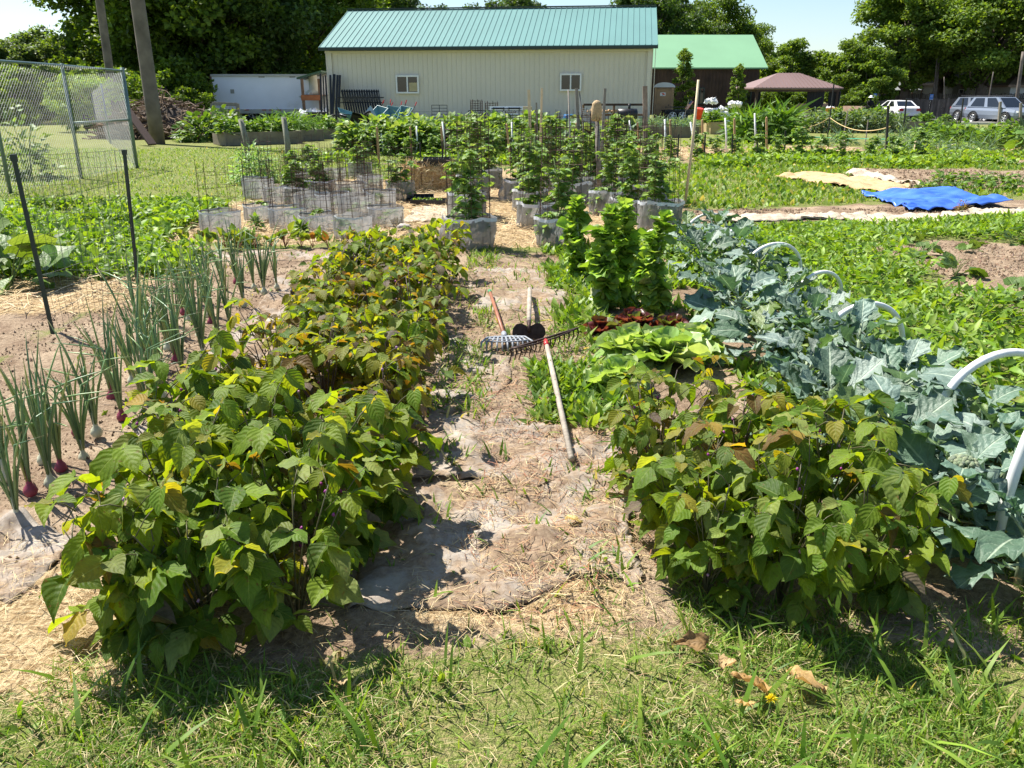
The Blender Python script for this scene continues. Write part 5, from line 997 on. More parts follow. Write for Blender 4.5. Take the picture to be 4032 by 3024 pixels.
wb = thing('wheelbarrow', 'orange-yellow wheelbarrow with a white sack under the gazebo', 'wheelbarrow', (H(3265, 440, 61)[0], 61, 0)); mb = MB(); mb.add([(-.55, -.35, .75), (.55, -.35, .75), (.55, .35, .75), (-.55, .35, .75), (-.25, -.2, .4), (.3, -.2, .4), (.3, .2, .4), (-.25, .2, .4)], [(0, 4, 5, 1), (1, 5, 6, 2), (2, 6, 7, 3), (3, 7, 4, 0), (4, 7, 6, 5)]); mb.build('tray', pm('orange_paint', (.65, .28, .04), .4, .15), wb); wheel(wb, (-.6, 0, .22), .22, .1); mb = MB(); mb.tube([(-.6, -.05, .22), (.3, -.25, .4), (1.0, -.28, .6)], .02, 5); mb.tube([(-.6, .05, .22), (.3, .25, .4), (1.0, .28, .6)], .02, 5); mb.tube([(.3, -.25, .4), (.35, -.25, 0)], .02, 5); mb.tube([(.3, .25, .4), (.35, .25, 0)], .02, 5); mb.build('frame', M_w3, wb)
lump('sack', 3270, 425, 61, .3, 'white sack lying in the orange wheelbarrow', M_wb, 'sack')
def wall(name, a, b, h, th, mat, lab, cat='wall', z=0): mb = MB(); mb.bar((a[0], a[1], z + h / 2), (b[0], b[1], z + h / 2), th, h); return tag(mb.build(name, mat), lab, cat)
wall('block_wall', H(3085, 400, 72)[:2], H(3330, 400, 72)[:2], .95, .4, pm('tan_blocks', (.45, .30, .22), .85, .2, 1.5), 'low tan block retaining wall behind the gazebo'); wall('block_wall', H(3330, 400, 68)[:2], H(3405, 400, 66)[:2], .8, .4, MC['tan_blocks'], 'low tan block wall right of the gazebo')
# ------------------------------------------------------------------ vehicles
def car(kind, lab, loc, rz, col, mat_name):
    r_ = thing('parked_car', lab, 'car', loc, rz); M_ = pm(mat_name, col, .22, .03, .5, spec=.7)
    if kind == 'sedan': L, Wd = 4.6, 1.78; low = [(-2.25, .38, .55, .72), (-2.3, .36, .9, .8), (-2.1, .32, 1.02, .86), (-1.4, .28, 1.02, .89), (-.4, .25, .98, .89), (.6, .25, .95, .89), (1.3, .28, .86, .87), (2.0, .3, .74, .8), (2.28, .36, .62, .66)]; cab = [(-1.75, 1.0, -1.05, 1.42), (1.15, .93, .15, 1.44)]; wr = .32; wx = (-1.35, 1.38)
    else: L, Wd = 4.5, 1.85; low = [(-2.2, .45, .8, .78), (-2.25, .42, 1.05, .84), (-2.0, .38, 1.1, .89), (-1.2, .34, 1.08, .92), (.0, .32, 1.06, .92), (.8, .32, 1.05, .92), (1.3, .34, 1.02, .91), (2.0, .36, .92, .84), (2.22, .42, .78, .7)]; cab = [(-2.1, 1.08, -1.75, 1.68), (1.25, 1.03, .35, 1.70)]; wr = .37; wx = (-1.35, 1.38)
    def sec(x, z0, z1, w): return [(x, -w * .92, z0), (x, -w, z0 + (z1 - z0) * .35), (x, -w, z0 + (z1 - z0) * .7), (x, -w * .9, z1), (x, w * .9, z1), (x, w, z0 + (z1 - z0) * .7), (x, w, z0 + (z1 - z0) * .35), (x, w * .92, z0)]
    mb = MB(); V = [v for s_ in low for v in sec(*s_)]; n = len(low)
    mb.add(V, [(i * 8 + j, i * 8 + (j + 1) % 8, (i + 1) * 8 + (j + 1) % 8, (i + 1) * 8 + j) for i in range(n - 1) for j in range(8)] + [tuple(range(8))[::-1], tuple((n - 1) * 8 + j for j in range(8))])
    (xa, za, xb, zb), (xc, zc, xd, zd) = cab; wb_, wt_ = Wd * .47, Wd * .37; C = [(xa, wb_, za), (xc, wb_, zc), (xd, wt_, zd), (xb, wt_, zb)]; C2 = [(a, -b, c) for a, b, c in C]
    mb.add(C + C2 + [((xb + xd) / 2, 0, zb + .05)], [(0, 1, 2, 3), (7, 6, 5, 4), (1, 5, 6, 2), (0, 3, 7, 4), (3, 2, 8), (2, 6, 8), (6, 7, 8), (7, 3, 8)]); mb.build('body', M_, r_, False)
    C = np.array(C); C2 = np.array(C2)
    def quad(Q, sc_, off, nm, mt, par=r_):
        Q = np.array(Q); c_ = Q.mean(0); n_ = nrm(np.cross(Q[1] - Q[0], Q[2] - Q[0])); n_ = n_ * np.sign(np.dot(n_, c_ - np.array([0, 0, .8]))); P_ = c_ + (Q - c_) * sc_ + n_ * off; m_ = MB(); m_.add(np.concatenate([P_, P_ - n_ * .03]), [(0, 1, 2, 3), (7, 6, 5, 4), (0, 4, 5, 1), (1, 5, 6, 2), (2, 6, 7, 3), (3, 7, 4, 0)]); return m_.build(nm, mt, par)
    quad([C[1], C2[1], C2[2], C[2]], .86, .012, 'windshield', M_glass); quad([C[0], C2[0], C2[3], C[3]], .82, .012, 'rear_window', M_glass)
    for K in (C, C2):
        md = lambda t_: (K[0] * (1 - t_) + K[1] * t_, K[3] * (1 - t_) + K[2] * t_); a0, b0 = md(.07); a1, b1 = md(.49); a2, b2 = md(.53); a3, b3 = md(.93); quad([a0, a1, b1, b0], .86, .012, 'side_window', M_glass); quad([a2, a3, b3, b2], .86, .012, 'side_window', M_glass)
    for xx in wx:
        for s_ in (-1, 1): wheel(r_, (xx, s_ * (Wd / 2 - .08), wr), wr, .22); m_ = MB(); m_.tube([(xx + wr * 1.15 * cos(q), s_ * (Wd / 2 - .015), wr + wr * 1.15 * sin(q)) for q in np.linspace(0, pi, 12)], .045, 5); m_.build('wheel_arch', M_black, r_)
    zt = low[1][2] - .12
    for s_ in (-1, 1): m_ = MB(); m_.box((low[1][0] - .0, s_ * .66, zt), (.10, .30, .17)); m_.build('tail_light', pm('tail_red', (.35, .01, .015), .2, .1, tint=False), r_); m_ = MB(); m_.box((low[-2][0] + .16, s_ * .62, low[-1][2] + .03), (.22, .26, .12)); m_.build('headlight', pm('lamp_glass', (.6, .62, .65), .1, .1), r_); m_ = MB(); m_.box((.95, s_ * (Wd / 2 + .06), 1.02), (.12, .2, .13)); m_.build('mirror', M_black if kind != 'sedan' else M_, r_)
    m_ = MB(); m_.box((low[1][0] - .03, 0, zt - .02), (.03, .5, .13)); m_.build('number_plate', pm('plate', (.6, .6, .58), .4, .2, 20), r_); m_ = MB(); m_.box((low[1][0] + .02, 0, .45), (.16, 1.5, .16)); m_.box((low[-1][0] - .05, 0, .5), (.16, 1.3, .2)); m_.build('bumper', M_ if kind == 'sedan' else M_black, r_)
    if kind == 'suv':
        m_ = MB()
        for s_ in (-1, 1): m_.tube([(-1.6, s_ * .62, 1.78), (.2, s_ * .62, 1.79)], .02, 5)
        m_.build('roof_rail', M_black, r_)
    return r_
p = H(3545, 455, 66); car('sedan', 'white four-door car parked by the dark fence, rear towards the garden', (p[0], 67, -LOW), radians(92), (.78, .78, .79), 'white_car_paint')
p = H(3922, 470, 56.5); car('suv', 'silver-grey sport utility car parked at the right picture edge', (p[0] + .75, 57.5, -LOW), radians(-76), (.20, .235, .30), 'silver_blue_paint')
p = H(3850, 460, 62.5); car('suv', 'dark grey car mostly hidden behind the silver-grey one', (p[0] + .4, 62.8, -LOW), radians(-76), (.16, .18, .21), 'grey_car_paint')
# accessible parking signs
def apsign(u, vt, vb, Y, lab, post_top=None):
    r_ = thing('accessible_parking_sign', lab, 'sign'); x, _, zt = H(u, vt, Y); zb = H(u, vb, Y)[2]; mb = MB(); mb.bar((x, Y + .04, 0), (x, Y + .04, H(u, post_top, Y)[2] if post_top else zt - .05), .06, .06); mb.build('post', M_steelb if not post_top else M_gal, r_)
    w = (zt - zb) * .62; s_ = MB(); s_.box((x, Y, (zt + zb) / 2), (w, .02, zt - zb)); pl = s_.build('plate', pm('sign_blue', (.03, .13, .42), .4, .05), r_); k = w * .42; cz = (zt + zb) / 2 + .04; m = MB(); f = lambda a, b: (x + a * k, Y - .016, cz + b * k)
    m.tube([f(.05 * cos(q), .75 + .13 * sin(q)) for q in np.linspace(0, 2 * pi, 10)], .07 * k + .01, 4); m.tube([f(-.1, .55), f(-.1, .1), f(.35, .08), f(.5, -.4), f(.7, -.35)], .07 * k, 4); m.tube([f(-.1, .35), f(.28, .35)], .06 * k, 4); m.tube([f(-.12 + .45 * cos(q), -.12 + .45 * sin(q)) for q in np.linspace(2.0, 5.9, 14)], .06 * k, 4)
    m.box((x, Y - .014, zb + (zt - zb) * .1), (w * .8, .01, (zt - zb) * .05)); m.build('wheelchair_symbol', M_white, pl)
apsign(3670, 371, 393, 63, 'blue wheelchair parking sign between the white and grey cars'); apsign(3447, 368, 391, 68.5, 'blue wheelchair parking sign behind the person in the hat')
# ------------------------------------------------------------------ picket fences, kerb, road
def picket(a, b, h, lab, col, gap=.16):
    r_ = thing('wooden_fence', lab, 'fence'); a = np.array([*a, 0.]); b = np.array([*b, 0.]); L = np.linalg.norm(b - a); d = (b - a) / L; rz = atan2(d[1], d[0]); mb = MB(); M_ = pm('dark_fence_boards', (.13, .105, .085), .85, .3, 2)
    for i in range(int(L / gap)):
        p = a + d * i * gap; k = h * rnd(.93, 1.04); c = rnd(.6, 1.4); mb.box((p[0], p[1], k / 2 - .15), (gap * .8, .03, k + .3), rz, (c, c, c))
    mb.build('boards', M_, r_); mb = MB(); off = np.array([-d[1], d[0], 0]) * .06
    for z in (h * .25, h * .75): mb.bar(a + off + (0, 0, z), b + off + (0, 0, z), .05, .09)
    mb.build('rails', M_, r_)
picket(H(3385, 400, 69.5)[:2], H(3530, 400, 71)[:2], 1.25, 'dark weathered board fence behind the person and the white car', 1); picket(H(3560, 400, 70)[:2], H(3800, 400, 68)[:2], 1.35, 'dark weathered picket fence between the two cars', 1)
picket(H(3420, 400, 84)[:2], H(4120, 400, 78)[:2], 1.75, 'long dark board fence farther back before the houses', 1); picket(H(3985, 400, 63)[:2], H(4120, 400, 62)[:2], 1.3, 'dark picket fence at the right picture edge behind the grey car', 1)
def flat(name, pts, z, mat, **k): mb = MB(); n = len(pts); mb.add([(a, b, z) for a, b in pts] + [(a, b, z - .15) for a, b in pts], [tuple(range(n))] + [(i, i + n, (i + 1) % n + n, (i + 1) % n) for i in range(n)]); return tag(mb.build(name, mat), **k)
M_conc = pm('concrete', (.55, .52, .46), .85, .12, 1, bump=.2)
flat('parking_lot', [(24, 57.8), (60, 55), (90, 110), (30, 110)], .02 - LOW, pm('asphalt', (.09, .088, .085), .9, .2, 2), kind='structure'); flat('concrete_kerb', [(26, 57.0), (60, 54.2), (60, 54.9), (26, 57.7)], .14 - LOW, M_conc, kind='structure')
# chain link on top behind
# ------------------------------------------------------------------ person
pr_ = H(3456, 450, 61); pe = thing('person', 'person in a white sun hat, dark blue shirt and grey trousers by the white car', 'person', (pr_[0], 62.5, -LOW), .3)
def skin(name, pts, edges, rad, mat, par, sub=2):
    me = bpy.data.meshes.new(name); me.from_pydata(pts, edges, []); me.update(); o = bpy.data.objects.new(name, me); put(o, par); me.materials.append(mat); o.modifiers.new('skin', 'SKIN'); 
    for i, v in enumerate(me.skin_vertices[0].data): v.radius = (rad[i], rad[i]); v.use_root = (i == 0)
    m_ = o.modifiers.new('sub', 'SUBSURF'); m_.levels = sub; m_.render_levels = sub; return o
M_sk = pm('skin', (.45, .25, .17), .6, .05); pts = [(0, 0, .93), (0, 0, 1.15), (0, .02, 1.38), (0, .03, 1.48), (0, .01, 1.62), (-.19, .02, 1.38), (-.27, -.05, 1.13), (-.2, -.25, 1.02), (.19, .02, 1.38), (.27, -.04, 1.12), (.2, -.24, 1.0), (-.1, 0, .88), (-.11, -.02, .48), (-.12, .02, .08), (.1, 0, .88), (.12, -.04, .48), (.12, 0, .08), (-.12, -.12, .04), (.12, -.14, .04)]
ed = [(0, 1), (1, 2), (2, 3), (3, 4), (2, 5), (5, 6), (6, 7), (2, 8), (8, 9), (9, 10), (0, 11), (11, 12), (12, 13), (0, 14), (14, 15), (15, 16), (13, 17), (16, 18)]
skin('body', pts, ed, [.14, .13, .14, .055, .095, .06, .042, .03, .06, .042, .03, .09, .06, .04, .09, .06, .04, .035, .035], M_sk, pe)
skin('shirt', [(0, 0, .92), (0, 0, 1.15), (0, .02, 1.4), (-.2, .02, 1.39), (-.265, -.02, 1.18), (.2, .02, 1.39), (.265, -.02, 1.17)], [(0, 1), (1, 2), (2, 3), (3, 4), (2, 5), (5, 6)], [.165, .16, .155, .08, .065, .08, .065], pm('blue_shirt', (.03, .06, .16), .8, .15), pe)
skin('trousers', [(0, 0, .93), (-.1, 0, .86), (-.11, -.02, .48), (-.12, .02, .12), (.1, 0, .86), (.12, -.04, .48), (.12, 0, .12)], [(0, 1), (1, 2), (2, 3), (0, 4), (4, 5), (5, 6)], [.16, .115, .085, .07, .115, .085, .07], pm('grey_trousers', (.22, .2, .17), .8, .15), pe)
mb = MB(); mb.lathe([(.22, 1.66), (.20, 1.68), (.115, 1.69), (.11, 1.76), (.06, 1.81), (.01, 1.82)], 18, (0, .01, 0)); mb.build('sun_hat', M_white, pe, True)
# ------------------------------------------------------------------ things along the shed
M_teal = pm('teal_paint', (.10, .22, .24), .4, .2, 3)
def barrow(u, v, Y, lab, rx, ry, rz, mat=M_teal, hc=M_red):
    x, _, _z = H(u, v, Y); r_ = thing('wheelbarrow', lab, 'wheelbarrow', (x, Y, .45)); mb = MB(); mb.add([(-.55, -.36, .3), (.55, -.36, .3), (.55, .36, .3), (-.55, .36, .3), (-.3, -.2, 0), (.3, -.2, 0), (.3, .2, 0), (-.3, .2, 0), (-.57, -.38, .3), (.57, -.38, .3), (.57, .38, .3), (-.57, .38, .3), (-.32, -.22, -.03), (.32, -.22, -.03), (.32, .22, -.03), (-.32, .22, -.03)], [(0, 1, 5, 4), (1, 2, 6, 5), (2, 3, 7, 6), (3, 0, 4, 7), (4, 5, 6, 7), (12, 13, 9, 8), (13, 14, 10, 9), (14, 15, 11, 10), (15, 12, 8, 11), (15, 14, 13, 12), (0, 8, 9, 1), (1, 9, 10, 2), (2, 10, 11, 3), (3, 11, 8, 0)]); mb.build('tray', mat, r_)
    wheel(r_, (-.7, 0, -.2), .2, .09); mb = MB()
    for s_ in (-1, 1): mb.tube([(-.7, s_ * .06, -.2), (.3, s_ * .24, -.05), (.95, s_ * .3, .2)], .02, 5); mb.tube([(.25, s_ * .22, -.05), (.35, s_ * .25, -.42)], .018, 5)
    mb.build('frame', M_black, r_)
    for s_ in (-1, 1): mb = MB(); mb.tube([(.9, s_ * .3, .18), (1.1, s_ * .31, .28)], .026, 6); mb.build('grip', hc, r_)
    r_.rotation_euler = (rx, ry, rz)
barrow(1370, 490, 45, 'teal wheelbarrow lying tipped at the left of the shed things', .3, .3, .4); barrow(1405, 490, 43, 'wheelbarrow with black underside propped upright by the iron panels', 1.9, .2, .8, M_steelb); barrow(1440, 480, 44, 'blue-white wheelbarrow tray standing on edge', 1.3, .5, 2.2, pm('pale_blue_paint', (.30, .42, .46), .4, .2, 3))
barrow(1490, 470, 47, 'teal wheelbarrow with red grips, left of the row', .25, -.6, .9); barrow(1545, 470, 47, 'teal wheelbarrow with red grips, middle of the row', .2, -.65, 1.4); barrow(1590, 470, 47, 'teal wheelbarrow with red grips, right of the row', .2, -.6, 1.1)
def frame_rect(name, u0, v0, u1, v1, Y, lab, mat, nh=5, nv=0, r=.03, cat='rack'):
    a = H(u0, v1, Y); b = H(u1, v0, Y); mb = MB(); z0, z1 = max(a[2], .05), b[2]
    for x in ([a[0], b[0]] + [a[0] + (b[0] - a[0]) * (i + 1) / (nv + 1) for i in range(nv)]): mb.bar((x, Y, 0), (x, Y, z1), r, r)
    for i in range(nh): z = z0 + (z1 - z0) * i / (nh - 1); mb.bar((a[0], Y - r * 1.02, z), (b[0], Y - r * 1.02, z), r, r)
    tag(mb.build(name, mat), lab, cat)
frame_rect('metal_rack', 1701, 414, 1760, 462, 49, 'black metal ladder-like rack against the shed between windows', M_steelb, 5, 1); frame_rect('pipe_frame', 1845, 436, 2110, 470, 45, 'long low pipe frame in front of the folded tables', M_steelb, 2, 3, .04, 'frame'); frame_rect('pipe_frame', 1470, 440, 1720, 465, 48.5, 'long thin pale pipe frame above the wheelbarrows', M_gal, 2, 2, .03, 'frame')
def roll(u, v0, v1, Y, rad, lab):
    x, _, z1 = H(u, v0, Y); z0 = .02; mb = MB()
    for i in range(14): a_ = i * 2 * pi / 14; mb.tube([(x + rad * cos(a_), Y + rad * sin(a_), z0), (x + rad * 1.05 * cos(a_), Y + rad * 1.05 * sin(a_), z1 + .08 * sin(i * 3))], .011, 3)
    for z in np.arange(z0 + .1, z1, .13): mb.tube([(x + rad * cos(q), Y + rad * sin(q), z + .03 * sin(q * 2)) for q in np.linspace(0, 2 * pi, 15)], .011, 3, cap=False)
    tag(mb.build('wire_roll', M_wire), lab, 'wire roll')
roll(1876, 396, 470, 49.5, .34, 'tall rusty roll of wire mesh against the shed'); roll(1935, 402, 470, 49.8, .36, 'rusty roll of wire mesh behind the folded tables'); roll(2010, 425, 470, 50, .3, 'shorter rusty wire roll behind the right of the folded tables')
for k, (v0, v1, y_) in enumerate([(418, 438, 46.6), (446, 486, 45.6)]):
    tb = thing('folding_table', ['white folding table on edge with black legs folded, upper one behind', 'white folding table on edge with black legs folded, lower one in front'][k], 'folding table'); a = H(1928, v1, y_); b = H(2060, v0, y_); z0 = max(a[2], .05) if k == 0 else .1; mb = MB(); mb.box(((a[0] + b[0]) / 2, y_, (z0 + b[2]) / 2), (b[0] - a[0], .05, b[2] - z0)); mb.build('table_top', pm('table_white', (.66, .70, .76), .4, .05), tb); mb = MB()
    for f_ in (.27, .73): xx = a[0] + (b[0] - a[0]) * f_; mb.bar((xx - .28, y_ - .05, z0 + .05), (xx - .28, y_ - .05, b[2] - .06), .04, .04); mb.bar((xx + .28, y_ - .05, z0 + .05), (xx + .28, y_ - .05, b[2] - .06), .04, .04); mb.bar((xx - .28, y_ - .05, b[2] - .10), (xx + .28, y_ - .05, b[2] - .10), .04, .04)
    mb.bar((a[0] + .1, y_ - .05, (z0 + b[2]) / 2), (b[0] - .1, y_ - .05, (z0 + b[2]) / 2), .04, .05); mb.build('folded_legs', M_steelb, tb)
cx_ = MB(); p = H(2075, 440, 46.8); cx_.box((p[0], 46.8, p[2] / 2 + .2), (.55, .4, .9)); cx_.box((p[0], 46.58, p[2] + .1), (.45, .03, .3)); tag(cx_.build('wooden_box', pm('cream_box', (.48, .40, .26), .7, .1)), 'cream wooden box at the right end of the folded tables', 'box')
br = thing('blue_barrel', 'blue plastic barrel standing in front of the shed', 'barrel', (H(2240, 480, 45)[0], 45, 0)); zt = H(2240, 452, 45)[2]; mb = MB(); mb.lathe([(.24, .02), (.29, .05), (.30, zt * .3), (.285, zt * .33), (.30, zt * .36), (.30, zt * .66), (.285, zt * .69), (.30, zt * .72), (.29, zt - .04), (.25, zt)], 20); mb.build('body', pm('blue_plastic', (.03, .16, .42), .4, .1), br, True); mb = MB(); mb.lathe([(.27, zt - .02), (.275, zt + .015), (.25, zt + .02)], 20); mb.build('lid', pm('blue_plastic2', (.05, .22, .50), .4, .1), br, True)
wm = MB(); a = H(2282, 428, 46); b = H(2335, 428, 46)
for i in range(9):
    u = i / 8; P = [(a[0] + (b[0] - a[0]) * u, 46, a[2] - .02), (a[0] + (b[0] - a[0]) * u + .05, 45.8, a[2] - .3), (a[0] + (b[0] - a[0]) * u, 45.4, .05)]; wm.tube(P, .012, 3)
for z in np.linspace(.1, a[2], 9): wm.tube([(a[0], 46 - (1 - z / a[2]) * .5, z), (b[0], 46 - (1 - z / a[2]) * .5, z)], .012, 3)
tag(wm.build('wire_mesh_sheet', M_gal), 'grey bent sheet of wire mesh before the shed near the burlap post', 'wire mesh')
dk = thing('timber_rack', 'long dark beam rack with stacked logs at the right of the shed', 'rack'); a = H(2298, 412, 48.3); b = H(2540, 412, 48.3); mb = MB(); mb.bar(a, b, .2, .12); mb.build('beam', M_dk, dk); mb = MB(); mb.bar((a[0], 48.5, .55), (b[0], 48.5, .55), .25, .12)
for f_ in (0, .5, 1): mb.bar((a[0] * (1 - f_) + b[0] * f_, 48.4, 0), (a[0] * (1 - f_) + b[0] * f_, 48.4, a[2]), .12, .12)
mb.build('posts', M_wd, dk); mb = MB(); r = np.random.RandomState(3)
for i in range(16): mb.tube([(a[0] + .3 + i * .17, 48.2, .72 + .05 * (i % 2)), (a[0] + .3 + i * .17, 48.9, .72 + .05 * (i % 2))], .08, 9, (1.2, 1, .8))
mb.build('logs', pm('log_end', (.33, .25, .17), .8, .3, 9), dk)
sm = thing('barrel_smoker', 'black barrel grill with a short chimney before the shed', 'grill', (H(2470, 440, 47)[0], 47, 0)); mb = MB(); mb.tube([(-.55, 0, .62), (-.5, 0, .62), (.5, 0, .62), (.55, 0, .62)], [.2, .3, .3, .2], 16); mb.build('drum', M_black, sm, True); mb = MB(); mb.tube([(.1, 0, .85), (.1, 0, 1.15)], .07, 10); mb.build('chimney', M_black, sm, True); mb = MB()
for xx in (-.4, .4):
    for yy in (-.2, .2): mb.bar((xx, yy, 0), (xx, yy, .5), .04, .04)
mb.build('legs', M_steelb, sm)
# ------------------------------------------------------------------ raised beds
M_rb = pm('bed_timber', (.20, .17, .12), .8, .25, 3); M_rb2 = pm('bed_timber_new', (.42, .32, .16), .75, .15, 3); M_soil = pm('bed_soil', (.10, .07, .05), .95, .3, 20)
def rbed(p0, p1, h, lab, mat, depth=1.2, plants=None, ph=.4, sc=1.0, cols=None, endmat=None, n=10, tpl=None):
    a = np.array([*p0, 0.]); b = np.array([*p1, 0.]); L = np.linalg.norm(b - a); rz = atan2(b[1] - a[1], b[0] - a[0]); r_ = thing('raised_bed', lab, 'raised bed', tuple(a), rz)
    mb = MB(); 
    for z in (h * .25, h * .75): mb.box((L / 2, 0, z), (L, .05, h * .49)); mb.box((L / 2, depth, z), (L, .05, h * .49))
    mb.build('side_board', mat, r_)
    for xe in (-.03, L + .03):
        mb = MB()
        for z in (h * .25, h * .75): mb.box((xe, depth / 2, z), (.05, depth + .06, h * .5))
        mb.build('end_board', endmat or mat, r_)
    mb = MB(); mb.box((L / 2, depth / 2, h - .08), (L - .06, depth - .06, .1)); mb.build('soil', M_soil, r_)
    if plants:
        for i in range(n):
            xx = L * (i + .5) / n + rnd(-.08, .08); yy = depth * (.3 + .4 * (i % 2)); w = Matrix.Rotation(rz, 3, 'Z') @ Vector((xx, yy, 0)) + Vector(a)
            key = ('rbp', plants, i % 2); bld = {'leafy': herb(700 + i % 2, ph, T_wide, cols, 170, .38, (.10, .2)), 'grassy': herb(710 + i % 2, ph * 1.2, T_blade, [(.12, .24, .04), (.18, .32, .06)], 170, .3, (.25, .5), curl=.8), 'greens': herb(720 + i % 2, ph, T_lett, [(.16, .28, .10), (.22, .34, .14), (.12, .22, .07)], 70, .32, (.16, .28)), 'allium': herb(730 + i % 2, ph, T_blade, [(.16, .26, .16), (.22, .32, .2)], 120, .3, (.25, .45), curl=.8), 'big': herb(740 + i % 2, .8, T_sq, [(.09, .18, .04), (.14, .25, .06)], 60, .55, (.25, .4), mat=M_sq)}[plants]
            spawn(key, bld, (w.x, w.y, h - .05), rnd(0, 6), sc * rnd(.85, 1.15), f'{plants} plant, {ORD[i]} from left in the {lab}', 'plant', 'plants in the raised beds')
    return r_
rbed(G(895, 574), G(1185, 564), .42, 'long old timber raised bed left of the sunflowers', M_rb, 1.3, 'leafy', .45, 1.0, n=6); rbed(G(1080, 560), G(1270, 553), .40, 'second timber raised bed behind the long left one', M_rb, 1.3, 'grassy', .5, 1.0, n=7); rbed(G(1275, 548), G(1372, 543), .38, 'small timber raised bed nearest the wheelbarrows', M_rb, 1.2, 'leafy', .55, 1.3, n=2)
rbed(G(2395, 542), G(2745, 542), .42, 'long timber raised bed of leeks before the toilet', M_rb, 1.5, 'allium', .45, .85, n=16); rbed(G(2745, 522), G(2790, 522), .42, 'short timber bed end beside the leek bed', M_rb2, 1.5, 'leafy', .4, 1, n=2); rbed(G(2800, 528), G(2850, 528), .5, 'short new timber bed before the sack pile', M_rb2, 1.5, 'leafy', .4, 1.1, n=2)
rbed(G(3225, 513), G(3275, 513), .42, 'dark timber bed of pale cabbages before the gazebo', M_rb, 1.3, 'greens', .35, 1.1, n=2); rbed(G(3278, 520), G(3370, 520), .48, 'new pale timber bed right of the cabbage bed', M_rb2, 1.2, 'leafy', .5, 1.3, n=3); rbed(G(3372, 518), G(3520, 516), .42, 'timber bed of low greens before the white car', M_rb, 1.2, 'leafy', .4, 1.4, n=4, endmat=M_rb2); rbed(G(3525, 512), G(3760, 508), .38, 'long low timber bed left of the silver-grey car', M_rb, 1.2, 'leafy', .25, .9, n=5)
# ------------------------------------------------------------------ crop masses made of single plants
def row(key, bld, pts, lab, cat, grp, s=(.85, 1.15), where=''):
    for k, (x, y) in enumerate(pts): spawn((key, k % 3), bld(k % 3), (x, y, 0), rnd(0, 6.28), rnd(*s), f'{lab}, {ORD[k]} {where}', cat, grp)
sunf = lambda k: herb(750 + k, .95, T_wide, [(.16, .27, .05), (.22, .34, .08), (.10, .19, .03), (.28, .38, .14)], 330, .5, (.13, .24), 'sunflower_plant', 'sunflower')
xs = np.linspace(-4.6, -.2, 12); row('sunf', sunf, [(x, 24.3 + rnd(-.1, .1)) for x in xs], 'broad-leaved young sunflower', 'sunflower', 'sunflower rows behind the cages', where='from the left in the front row')
xs = np.linspace(-4.1, .6, 12); row('sunf', sunf, [(x, 25.6 + rnd(-.1, .1)) for x in xs], 'broad-leaved young sunflower', 'sunflower', 'sunflower rows behind the cages', s=(1.0, 1.25), where='from the left in the middle row')
xs = np.linspace(-3.4, 1.2, 11); row('sunf', sunf, [(x, 27.2 + rnd(-.1, .1)) for x in xs], 'broad-leaved young sunflower', 'sunflower', 'sunflower rows behind the cages', s=(1.05, 1.3), where='from the left in the back row')
bigc = lambda k: herb(760 + k, .7, T_sq, [(.07, .15, .04), (.11, .21, .06), (.20, .28, .17)], 46, .5, (.28, .42), 'cabbage_plant', 'cabbage', M_sq)
row('bigc', bigc, [(x, y + rnd(-.2, .2)) for y in (29.5, 31.5) for x in np.linspace(-.2, 4.4, 8)], 'dark large-leaved cabbage', 'cabbage', 'cabbages before the blue barrel', where='of the patch before the blue barrel')
row('bigc', bigc, [(x, 23.6) for x in np.linspace(1.2, 2.4, 3)], 'large-leaved squash or cabbage', 'cabbage', None, where='from the left behind the pale stakes')
corn = lambda k: herb(770 + k, 1.15, T_blade, [(.12, .24, .03), (.18, .31, .05), (.08, .16, .02)], 120, .45, (.45, .8), 'corn_plant', 'corn', curl=.9)
Mx = T_blade; T_blade = [(tv * np.array([2.0, 1, 1]), tf, tu) for tv, tf, tu in T_blade]
corn = lambda k: herb(770 + k, 1.15, T_blade, [(.12, .24, .03), (.18, .31, .05), (.08, .16, .02)], 130, .42, (.4, .75), 'corn_plant', 'corn', curl=.9)
cg = [G(u, 545) for u in (2905, 2945, 2990, 3035, 3070)] + [G(u, 562) for u in (2925, 2970, 3015, 3055, 3090)]; row('corn', corn, cg, 'arching green corn clump plant', 'corn', 'corn clump in the far garden', where='of the clump left of the gazebo')
T_blade = Mx
pot = lambda k: herb(780 + k, 1.1, T_weed, [(.16, .23, .12), (.22, .29, .17), (.10, .16, .07)], 260, .5, (.16, .28), 'tall_crop_plant', 'plant')
row('pot', pot, [(x, 39 + rnd(-.5, .5)) for x in np.linspace(11.8, 17.5, 10)], 'tall grey-green crop plant', 'plant', 'grey-green crop before the gazebo', where='from the left before the gazebo')
leafg = lambda k: herb(790 + k, .62, T_wide, None, 220, .5, (.1, .2))
row('leafg', leafg, [(*G(u, v),) for u, v in [(3420, 505), (3465, 500), (3390, 500), (3350, 512), (3500, 512), (3440, 498)]], 'bushy green vegetable plant', 'plant', 'bushy greens before the white car', where='of the bushes before the white car')
row('leafg', leafg, [(*G(u, v),) for u, v in [(3640, 545), (3700, 560), (3750, 570), (3800, 575), (3680, 540), (3850, 580), (3900, 560), (3950, 570), (4010, 560), (3770, 545), (3840, 550), (4040, 585), (3900, 590), (3980, 540)]], 'low bushy potato plant', 'plant', 'potato plants at the right', where='of the potato patch at the right')
row('tall_leafy', lambda k: herb(800 + k, .95, T_sq, None, 26, .3, (.2, .32), mat=M_sq), [G(3985, 560), G(4020, 600)], 'tall big-leaved stalk plant before the grey car', 'plant', None, where='from the left')
